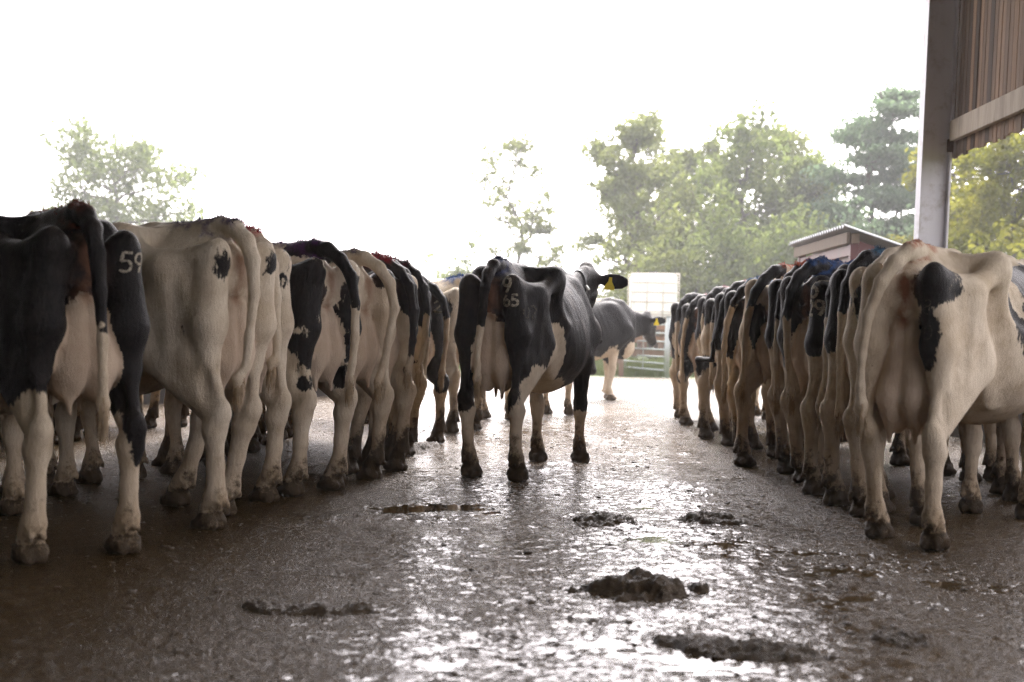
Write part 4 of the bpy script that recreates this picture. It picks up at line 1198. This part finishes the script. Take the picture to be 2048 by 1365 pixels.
# ================================================================= the cows
GL, GR = 'cows standing in a row along the left side', 'cows standing in a row along the right side'
def legs_white(z=0.62, front=0.5):
    return [('W', (-0.19, 0.02, z - 0.5), (0.20, 0.40, 0.5)), ('W', (0.19, 0.02, z - 0.5), (0.20, 0.40, 0.5)), ('W', (0, 1.46, front - 0.5), (0.5, 0.3, 0.5))]
BELLY = ('W', (0, 0.85, 0.50), (0.40, 0.62, 0.20))
P = dict
COWS = [
    # ---------------- centre
    P(label='black cow standing alone in the middle of the wet yard, branded 9 over 65', group=None, pos=(-0.125, 9.55), head_deg=19, vox=0.0125, seed=5, scale=1.0, head='up', base='B',
      coat=[('W', (-0.02, -0.06, 0.80), (0.11, 0.16, 0.30)), ('W', (0.235, 0.16, 0.36), (0.17, 0.36, 0.42)), ('W', (0.28, 0.46, 0.72), (0.19, 0.20, 0.36)), ('W', (0.10, 0.60, 0.54), (0.25, 0.40, 0.17)),
            ('W', (-0.17, 0.0, 0.10), (0.14, 0.2, 0.46)), ('W', (-0.17, 1.45, 0.2), (0.15, 0.22, 0.62)), ('W', (0.17, 1.45, 0.0), (0.15, 0.22, 0.42))],
      tail=dict(sway=(-0.015, -0.05, -0.055), end=0.63, r=1.15), tailblack=1.04, dye=(0.010, 0.022, 0.085), dye_y=(-0.06, 0.16), tufts=240, tuft_len=0.7, dust=0.95, ribs=0.16, bony=1.3, fat=0.98, udz=0.02, collar=True, eartag=True, mud=0.95,
      hl=(0.0, 0.06), hr=(0.0, -0.05), fl=(0.03, -0.08), fr=(0.0, 0.03),
      brands=[('9', (0.125, -0.12, 1.305), (0.12, -1, 0), 0.100, 0.019), ('65', (0.150, -0.12, 1.205), (0.15, -1, 0), 0.075, 0.016), ('02', (0.235, -0.02, 1.13), (0.6, -1, 0), 0.085, 0.014, True)]),
    # ---------------- left row
    P(label='black cow branded 59, nearest in the left row at the picture edge', group=GL, pos=(-1.84, 6.02), head_deg=-37, vox=0.0115, seed=12, scale=1.012, base='B', udder=1.12,
      coat=[('W', (-0.2, 0.0, 0.20), (0.24, 0.42, 0.52)), ('W', (0.135, -0.02, 0.22), (0.075, 0.2, 0.42)), ('W', (0.19, -0.02, 0.10), (0.14, 0.2, 0.34)), ('W', (0, 0.9, 0.52), (0.50, 0.55, 0.26)), ('W', (0, 1.46, 0.1), (0.5, 0.3, 0.5)), ('W', (0, -0.06, 0.86), (0.10, 0.14, 0.26))],
      tail=dict(sway=(0.0, 0.015, 0.02), end=0.60), tailblack=0.97, dye=(0.16, 0.030, 0.012), dye_y=(-0.10, 0.06), tufts=300, tuft_y=(-0.1, 0.65), tuft_len=0.6, dust=0.35, hl=(-0.05, -0.04), hr=(0.0, 0.02), mud=0.62,
      brands=[('59', (0.160, -0.10, 1.245), (0.10, -1, 0), 0.080, 0.011)]),
    P(label='cream white cow, second in the left row, small black patch on each pin bone', group=GL, pos=(-1.46, 7.15), head_deg=-55, vox=0.0120, seed=23, scale=1.035, base='W', mud=0.62,
      coat=[('B', (-0.165, -0.12, 1.26), (0.055, 0.07, 0.085)), ('B', (-0.19, -0.10, 1.13), (0.02, 0.04, 0.06)), ('B', (0.15, -0.12, 1.29), (0.05, 0.07, 0.07)), ('B', (-0.23, 0.03, 0.93), (0.03, 0.022, 0.025))],
      tail=dict(sway=(-0.02, -0.06, -0.10), end=0.66), tailblack=3, dye=(0.10, 0.075, 0.16), dye_y=(-0.10, 0.35), tufts=220, tuft_len=0.5, hl=(0.0, -0.10), hr=(0.0, 0.22)),
    P(label='white cow with red dyed tail head, third in the left row', group=GL, pos=(-1.50, 7.88), head_deg=-57, vox=0.0130, seed=34, scale=1.04, mud=0.75, base='W', udder=1.1,
      coat=[('B', (0.16, -0.10, 1.20), (0.06, 0.08, 0.16)), ('B', (-0.12, -0.14, 1.28), (0.035, 0.05, 0.05))], tail=dict(sway=(0.0, 0.02, 0.0), end=0.72), tailblack=3, dye=(0.42, 0.035, 0.05), dye_y=(-0.12, 0.4), tufts=260, hl=(-0.06, 0.25), hr=(0, 0.02)),
    P(label='white cow with large ragged black patches on its rump, fourth in the left row', group=GL, pos=(-1.19, 8.56), head_deg=-56, vox=0.0130, seed=45, scale=1.035, mud=0.75, base='W', udder=1.05,
      coat=[('B', (-0.15, -0.06, 1.22), (0.13, 0.20, 0.19)), ('B', (-0.18, -0.07, 0.96), (0.11, 0.13, 0.25)), ('B', (-0.27, 0.27, 1.17), (0.10, 0.07, 0.13)), ('B', (-0.26, 0.24, 0.98), (0.04, 0.05, 0.06)), ('B', (0.19, -0.05, 1.08), (0.13, 0.19, 0.30)), ('B', (0.20, -0.03, 0.70), (0.05, 0.07, 0.12)), ('B', (-0.185, -0.10, 0.64), (0.05, 0.06, 0.06)), ('B', (0, 0.05, 1.46), (0.09, 0.18, 0.08))],
      tail=dict(sway=(0.03, 0.05, 0.05), end=0.62, out=0.04), tailblack=1.10, dye=(0.10, 0.03, 0.13), dye_y=(-0.05, 0.45), tufts=220, tuft_len=0.6, hl=(-0.02, 0.0), hr=(0, 0.04)),
    P(label='dirty white cow with black thigh spot and white tail, fifth in the left row', group=GL, pos=(-1.03, 9.2), head_deg=-56, vox=0.0140, seed=56, scale=1.02, fat=0.85, base='W', mud=1.3,
      coat=[('B', (-0.20, -0.04, 1.08), (0.06, 0.08, 0.14)), ('B', (-0.19, -0.05, 0.93), (0.03, 0.04, 0.05)), ('B', (0.14, -0.1, 1.3), (0.09, 0.1, 0.08)), ('B', (-0.05, 0.3, 1.42), (0.12, 0.2, 0.09))], tail=dict(sway=(0.05, 0.0, -0.03), end=0.6, out=0.05), tailblack=3, dye=(0.06, 0.045, 0.08), dye_y=(-0.05, 0.4), tufts=160, tuft_len=0.5),
    P(label='brown stained cow with red dyed back and dirty brown tail, sixth in the left row', group=GL, pos=(-0.95, 9.85), head_deg=-57, vox=0.0140, seed=67, scale=1.03, fat=0.85, base='B', mud=1.4, smear=0.5,
      coat=[('W', (0, 0.1, 0.55), (0.5, 0.6, 0.66)), ('B', (0.2, 0.0, 1.05), (0.06, 0.1, 0.2))], tail=dict(sway=(0.03, 0.06, 0.06), end=0.66, out=0.05, r=1.2), tailblack=0.8, dye=(0.36, 0.02, 0.035), dye_y=(-0.12, 0.5), tufts=320, dust=1.2, hl=(0, 0.1)),
    P(label='black rumped cow with half white tail and maroon dye, eighth in the left row', group=GL, pos=(-0.92, 11.05), head_deg=-56, vox=0.0160, seed=78, scale=1.03, fat=0.9, base='B', mud=1.3,
      coat=legs_white(0.72) + [('W', (0, -0.05, 0.85), (0.2, 0.2, 0.2)), BELLY], tail=dict(sway=(0.03, 0.02, 0.0), end=0.62, out=0.04), tailblack=1.08, dye=(0.07, 0.012, 0.025), dye_y=(-0.12, 0.4), tufts=240, tuft_len=0.7),
    P(label='grey stained white cow squeezed in seventh in the left row', group=GL, pos=(-0.96, 10.45), head_deg=-60, vox=0.0160, seed=401, scale=1.01, fat=0.8, base='W', mud=1.5, smear=0.6,
      coat=[('B', (-0.16, -0.05, 1.25), (0.10, 0.15, 0.12)), ('B', (0.17, -0.05, 1.10), (0.10, 0.15, 0.25))], tail=dict(sway=(0.02, 0.0, 0.0), end=0.56, out=0.03), tailblack=1.0),
    P(label='black cow with white stockings, ninth in the left row', group=GL, pos=(-0.93, 11.7), head_deg=-58, vox=0.0160, seed=412, scale=1.0, fat=0.8, base='B', mud=1.4,
      coat=legs_white(0.66) + [BELLY], tail=dict(sway=(0.02, 0.03, 0.02), end=0.54, out=0.03), tailblack=0.95),
    P(label='black cow with long thick white tail, last of the packed left row', group=GL, pos=(-0.86, 12.35), head_deg=-54, vox=0.0160, seed=89, scale=1.0, fat=0.9, base='B', mud=1.3, udder=1.12,
      coat=legs_white(0.56) + [BELLY], tail=dict(sway=(0.07, 0.10, 0.10), end=0.58, out=0.06, r=1.2), tailblack=1.12, dye=(0.03, 0.012, 0.02), dye_y=(-0.1, 0.3), tufts=160, tuft_len=0.6,
      brands=[('20', (0.15, -0.12, 1.22), (0.0, -1, 0), 0.10, 0.016)]),
    P(label='white cow with blue dyed back and black thigh patch, standing apart past the left row', group=GL, pos=(-0.53, 14.1), head_deg=-38, vox=0.0160, seed=90, scale=1.02, base='W', mud=1.1,
      coat=[('B', (-0.17, -0.05, 1.13), (0.09, 0.11, 0.21)), ('B', (-0.18, -0.10, 0.86), (0.045, 0.05, 0.05)), ('B', (0.18, -0.10, 0.90), (0.03, 0.04, 0.045)), ('B', (0.22, 0, 1.15), (0.06, 0.08, 0.12))], tail=dict(sway=(0.10, 0.12, 0.10), end=0.7), tailblack=3, dye=(0.015, 0.10, 0.33), dye_y=(-0.06, 0.25), tufts=240, fl=(0, -0.1), hl=(0, -0.12)),
    # ---------------- right row
    P(label='nearest cow in the right row, white with black figure-eight patch on its thigh', group=GR, pos=(1.91, 6.86), head_deg=37, fat=1.18, wide=0.96, vox=0.0115, seed=101, scale=0.985, base='W', udder=1.1, udz=-0.03, cleft=1.2, bony=1.2, mud=0.72,
      coat=[('B', (0.142, -0.10, 1.285), (0.112, 0.18, 0.135)), ('B', (0.160, -0.10, 1.04), (0.082, 0.18, 0.160)), ('B', (0.30, 1.25, 1.12), (0.36, 0.70, 0.40)), ('W', (0.34, 0.72, 1.27), (0.16, 0.06, 0.13)), ('B', (0.30, 0.60, 1.20), (0.05, 0.05, 0.10)), ('B', (0, 1.9, 1.1), (0.5, 0.4, 0.6)), ('W', (0, 1.45, 0.3), (0.5, 0.4, 0.5))],
      tail=dict(sway=(-0.135, -0.165, -0.16), end=0.62, r=1.3), tailblack=3, dye=(0.30, 0.075, 0.03), dye_y=(-0.10, 0.20), tufts=140, tuft_len=0.25, hl=(0.02, 0.10), hr=(0.02, -0.08),
      brands=[('8', (0.138, -0.12, 1.165), (0.2, -1, 0), 0.070, 0.006, True), ('0', (0.148, -0.12, 1.045), (0.2, -1, 0), 0.075, 0.006, True)]),
    P(label='white backed cow with black pin bone, squeezed behind the nearest right cow', group=GR, pos=(2.05, 7.66), head_deg=50, vox=0.0130, seed=112, scale=1.0, fat=0.82, base='W', mud=0.98,
      coat=[('B', (-0.15, -0.08, 1.22), (0.10, 0.12, 0.17)), ('B', (0.15, -0.08, 1.15), (0.10, 0.12, 0.25))], tail=dict(sway=(-0.03, -0.05, -0.06), end=0.56, r=1.3), tailblack=3, dye=(0.05, 0.12, 0.18), dye_y=(0.05, 0.4), tufts=160, tuft_len=0.5),
    P(label='black rumped cow with white tail and blue dyed back, third in the right row', group=GR, pos=(2.08, 8.26), head_deg=58, vox=0.0130, seed=123, scale=1.0, fat=0.8, base='B', mud=0.95,
      coat=legs_white(0.95) + [('W', (0.12, -0.05, 0.95), (0.12, 0.2, 0.2)), BELLY], tail=dict(sway=(-0.02, -0.03, -0.04), end=0.50, r=1.1), tailblack=1.14, dye=(0.03, 0.11, 0.20), dye_y=(-0.05, 0.5), tufts=260, tuft_len=0.7, hl=(0, -0.05)),
    P(label='black cow with numbers 5 and 29 on its thigh, fourth in the right row', group=GR, pos=(2.09, 8.87), head_deg=53, vox=0.0130, seed=134, scale=1.0, fat=0.82, base='B', mud=0.95,
      coat=legs_white(0.98) + [('B', (-0.17, -0.05, 0.99), (0.05, 0.07, 0.09)), ('W', (0, 0.0, 1.47), (0.10, 0.22, 0.05)), BELLY, ('B', (0.2, -0.05, 0.9), (0.1, 0.12, 0.3))], tail=dict(sway=(0.02, 0.0, -0.05), end=0.52, r=1.2), tailblack=1.16, dye=(0.02, 0.11, 0.33), dye_y=(-0.06, 0.3), tufts=260, tuft_len=0.8,
      brands=[('5', (-0.150, -0.12, 1.325), (-0.15, -1, 0), 0.105, 0.021), ('29', (-0.150, -0.12, 1.205), (-0.25, -1, 0), 0.095, 0.018)]),
    P(label='black cow with dark blue dyed rump, fifth in the right row', group=GR, pos=(2.01, 9.47), head_deg=60, vox=0.0140, seed=145, scale=1.0, fat=0.82, base='B', mud=0.95,
      coat=legs_white(0.80) + [('W', (0.05, -0.05, 0.95), (0.16, 0.2, 0.16)), ('W', (-0.05, 0.08, 1.43), (0.03, 0.03, 0.05)), BELLY], tail=dict(sway=(-0.04, -0.02, 0.0), end=0.56), tailblack=1.10, dye=(0.02, 0.07, 0.22), dye_y=(-0.1, 0.3), tufts=260, tuft_len=0.7),
    P(label='black cow with shaggy orange dyed back, sixth in the right row', group=GR, pos=(2.05, 10.1), head_deg=52, vox=0.0140, seed=156, scale=1.02, fat=0.84, base='B', mud=1.05,
      coat=legs_white(0.92) + [BELLY, ('W', (0.05, -0.05, 1.0), (0.12, 0.2, 0.14))], tail=dict(sway=(-0.03, -0.05, -0.05), end=0.50, r=0.9), tailblack=1.08, dye=(0.50, 0.09, 0.03), dye_y=(0.08, 0.5), tufts=340, tuft_len=1.1, tuft_y=(-0.1, 0.5)),
    P(label='white topped cow with orange dye and number 14 on its black thigh', group=GR, pos=(2.0, 10.78), head_deg=46, vox=0.0140, seed=167, scale=1.02, fat=0.9, base='W', mud=0.91, cleft=1.2,
      coat=[('B', (0.17, -0.06, 1.13), (0.10, 0.13, 0.23)), ('B', (-0.09, -0.09, 1.0), (0.07, 0.10, 0.20)), ('B', (-0.17, -0.05, 1.28), (0.10, 0.10, 0.10)), ('B', (0.20, -0.09, 0.84), (0.03, 0.04, 0.03))], tail=dict(sway=(-0.11, -0.14, -0.16), end=0.55, r=1.2), tailblack=1.16, dye=(0.50, 0.09, 0.03), dye_y=(-0.02, 0.45), tufts=220, tuft_len=0.5,
      brands=[('1', (0.125, -0.12, 1.27), (0.1, -1, 0), 0.10, 0.015), ('14', (0.160, -0.12, 1.155), (0.15, -1, 0), 0.085, 0.015)]),
    P(label='black cow with white hip patch and blue dyed back, eighth in the right row', group=GR, pos=(1.98, 11.75), head_deg=42, vox=0.0150, seed=178, scale=1.01, fat=0.95, base='B', mud=1.2,
      coat=legs_white(0.85) + [('W', (0.22, 0.25, 1.37), (0.12, 0.14, 0.13)), BELLY], tail=dict(sway=(-0.12, -0.15, -0.15), end=0.52), tailblack=1.24, dye=(0.03, 0.11, 0.25), dye_y=(-0.12, 0.5), tufts=260, tuft_len=0.6,
      brands=[('6', (0.165, -0.12, 1.16), (0.1, -1, 0), 0.085, 0.012, True)]),
    P(label='black cow swinging its black tipped tail aside, ninth in the right row', group=GR, pos=(2.02, 12.65), head_deg=55, vox=0.0160, seed=189, scale=1.0, fat=0.9, base='B', mud=1.1,
      coat=legs_white(0.9) + [('W', (0.15, -0.05, 0.98), (0.12, 0.2, 0.2)), BELLY], tail=dict(sway=(-0.04, -0.14, -0.34), end=0.72, r=1.2), tailblack=0.2, dye=(0.30, 0.13, 0.12), dye_y=(0.0, 0.5), tufts=160, tuft_len=0.5),
    P(label='black and white cow with pale pink dyed back, tenth in the right row', group=GR, pos=(2.06, 13.6), head_deg=46, vox=0.0160, seed=200, scale=1.0, fat=0.95, base='B', mud=1.1,
      coat=legs_white(0.72) + [('W', (-0.1, -0.05, 0.98), (0.2, 0.2, 0.2)), ('W', (0, 0.2, 1.46), (0.12, 0.3, 0.05)), BELLY], tail=dict(sway=(-0.03, -0.05, -0.06), end=0.55), tailblack=1.15, dye=(0.40, 0.16, 0.13), dye_y=(0.0, 0.5), tufts=160, tuft_len=0.5),
    P(label='black rumped cow with clean white legs, eleventh in the right row', group=GR, pos=(2.12, 14.6), head_deg=54, vox=0.0170, seed=211, scale=1.0, fat=0.95, base='B', mud=0.8,
      coat=legs_white(0.85) + [('W', (0, -0.05, 0.9), (0.25, 0.2, 0.2)), BELLY], tail=dict(sway=(-0.03, -0.02, 0.0), end=0.55), tailblack=1.18, dye=(0.35, 0.15, 0.14), dye_y=(0.0, 0.5), tufts=140, tuft_len=0.5),
    P(label='black cow with thick white tail, twelfth in the right row', group=GR, pos=(2.08, 15.7), head_deg=46, vox=0.0170, seed=222, scale=1.0, fat=0.95, base='B', mud=0.8,
      coat=legs_white(0.6) + [BELLY], tail=dict(sway=(-0.08, -0.12, -0.13), end=0.5, r=1.2), tailblack=1.22, dye=(0.35, 0.16, 0.16), dye_y=(0.0, 0.4), tufts=120, tuft_len=0.5),
    P(label='black and white cow farthest away at the end of the right row', group=GR, pos=(2.1, 16.9), head_deg=50, vox=0.0180, seed=233, scale=1.0, fat=0.95, base='B', mud=0.8,
      coat=legs_white(0.75) + [BELLY, ('W', (0, -0.05, 0.95), (0.2, 0.2, 0.2))], tail=dict(sway=(-0.02, -0.03, -0.03), end=0.55), tailblack=1.15),
    # ---------------- beyond
    P(label='black cow seen side on in daylight before the gates, white foreleg', group=None, pos=(0.03, 21.3), head_deg=77, fr=(0, -0.10), fl=(0.05, -0.04), vox=0.0160, seed=255, scale=1.04, head='mid', base='B', mud=0.35, dust=0.0, fat=1.08, ear_n=(0.5, -0.9, 0.1),
      coat=[('W', (0.17, 1.36, 0.2), (0.16, 0.26, 0.56)), ('W', (0.22, 1.40, 0.72), (0.06, 0.10, 0.18)), ('W', (0, 0.8, 0.5), (0.4, 0.55, 0.22)), ('W', (0.05, 1.72, 0.70), (0.2, 0.12, 0.16)), ('W', (-0.18, 1.45, 0.2), (0.15, 0.2, 0.4)), ('W', (0.0, 1.18, 1.46), (0.1, 0.10, 0.05))] + legs_white(0.6)[:2], tail=dict(), tailblack=0.9, eartag=True),
    P(label='cow hidden behind the black middle cow, only its pale lower legs showing', group=None, pos=(-0.18, 16.2), head_deg=32, vox=0.0180, seed=266, scale=0.93, base='B', mud=0.9, coat=legs_white(0.6) + [BELLY], tail=dict(), tailblack=0.9),
]
GB = 'cows standing farther in behind the left row'
for i, (x, y, hdg, lab, bs, ct) in enumerate((
    (-4.15, 7.9, -58, 'dark cow farther in, its legs seen behind the nearest branded cow on the left', 'B', legs_white(0.5)),
    (-4.10, 8.9, -60, 'dark cow farther in, its legs seen behind the cream white cow', 'B', legs_white(0.45)),
    (-4.00, 9.9, -57, 'patched cow farther in, its legs seen past the red dyed white cow', 'W', [('B', (0, 0.9, 1.1), (0.5, 0.6, 0.5)), ('B', (0, 0.0, 0.9), (0.4, 0.3, 0.3))]),
    (-3.90, 10.9, -60, 'dark cow farther in, its legs seen past the cow with ragged black patches', 'B', legs_white(0.5)),
    (-3.80, 11.9, -58, 'dark cow farther in, hidden behind the middle of the left row', 'B', legs_white(0.35)),
    (-3.65, 12.9, -60, 'black cow farther in, hidden behind the far half of the left row', 'B', legs_white(0.5)),
    (-3.40, 14.0, -58, 'black cow farthest in, hidden behind the end of the left row', 'B', legs_white(0.6)))):
    COWS.append(P(label=lab, group=GB, pos=(x, y), head_deg=hdg, vox=0.020, seed=300 + 11 * i, base=bs, coat=ct, mud=1.3, tail=dict(), tailblack=0.9))
for p in COWS:
    rr = random.Random(p['seed'])
    for kk in ('hl', 'hr', 'fl', 'fr'):
        q = (rr.uniform(-0.03, 0.03), rr.uniform(-0.11, 0.13))
        if kk not in p and p.get('group') and p['pos'][1] > 7.6: p[kk] = q
    if p['pos'][1] > 8 and p.get('group'): p['scale'] = p.get('scale', 1.0) * rr.uniform(0.975, 1.02)
    make_cow(p)
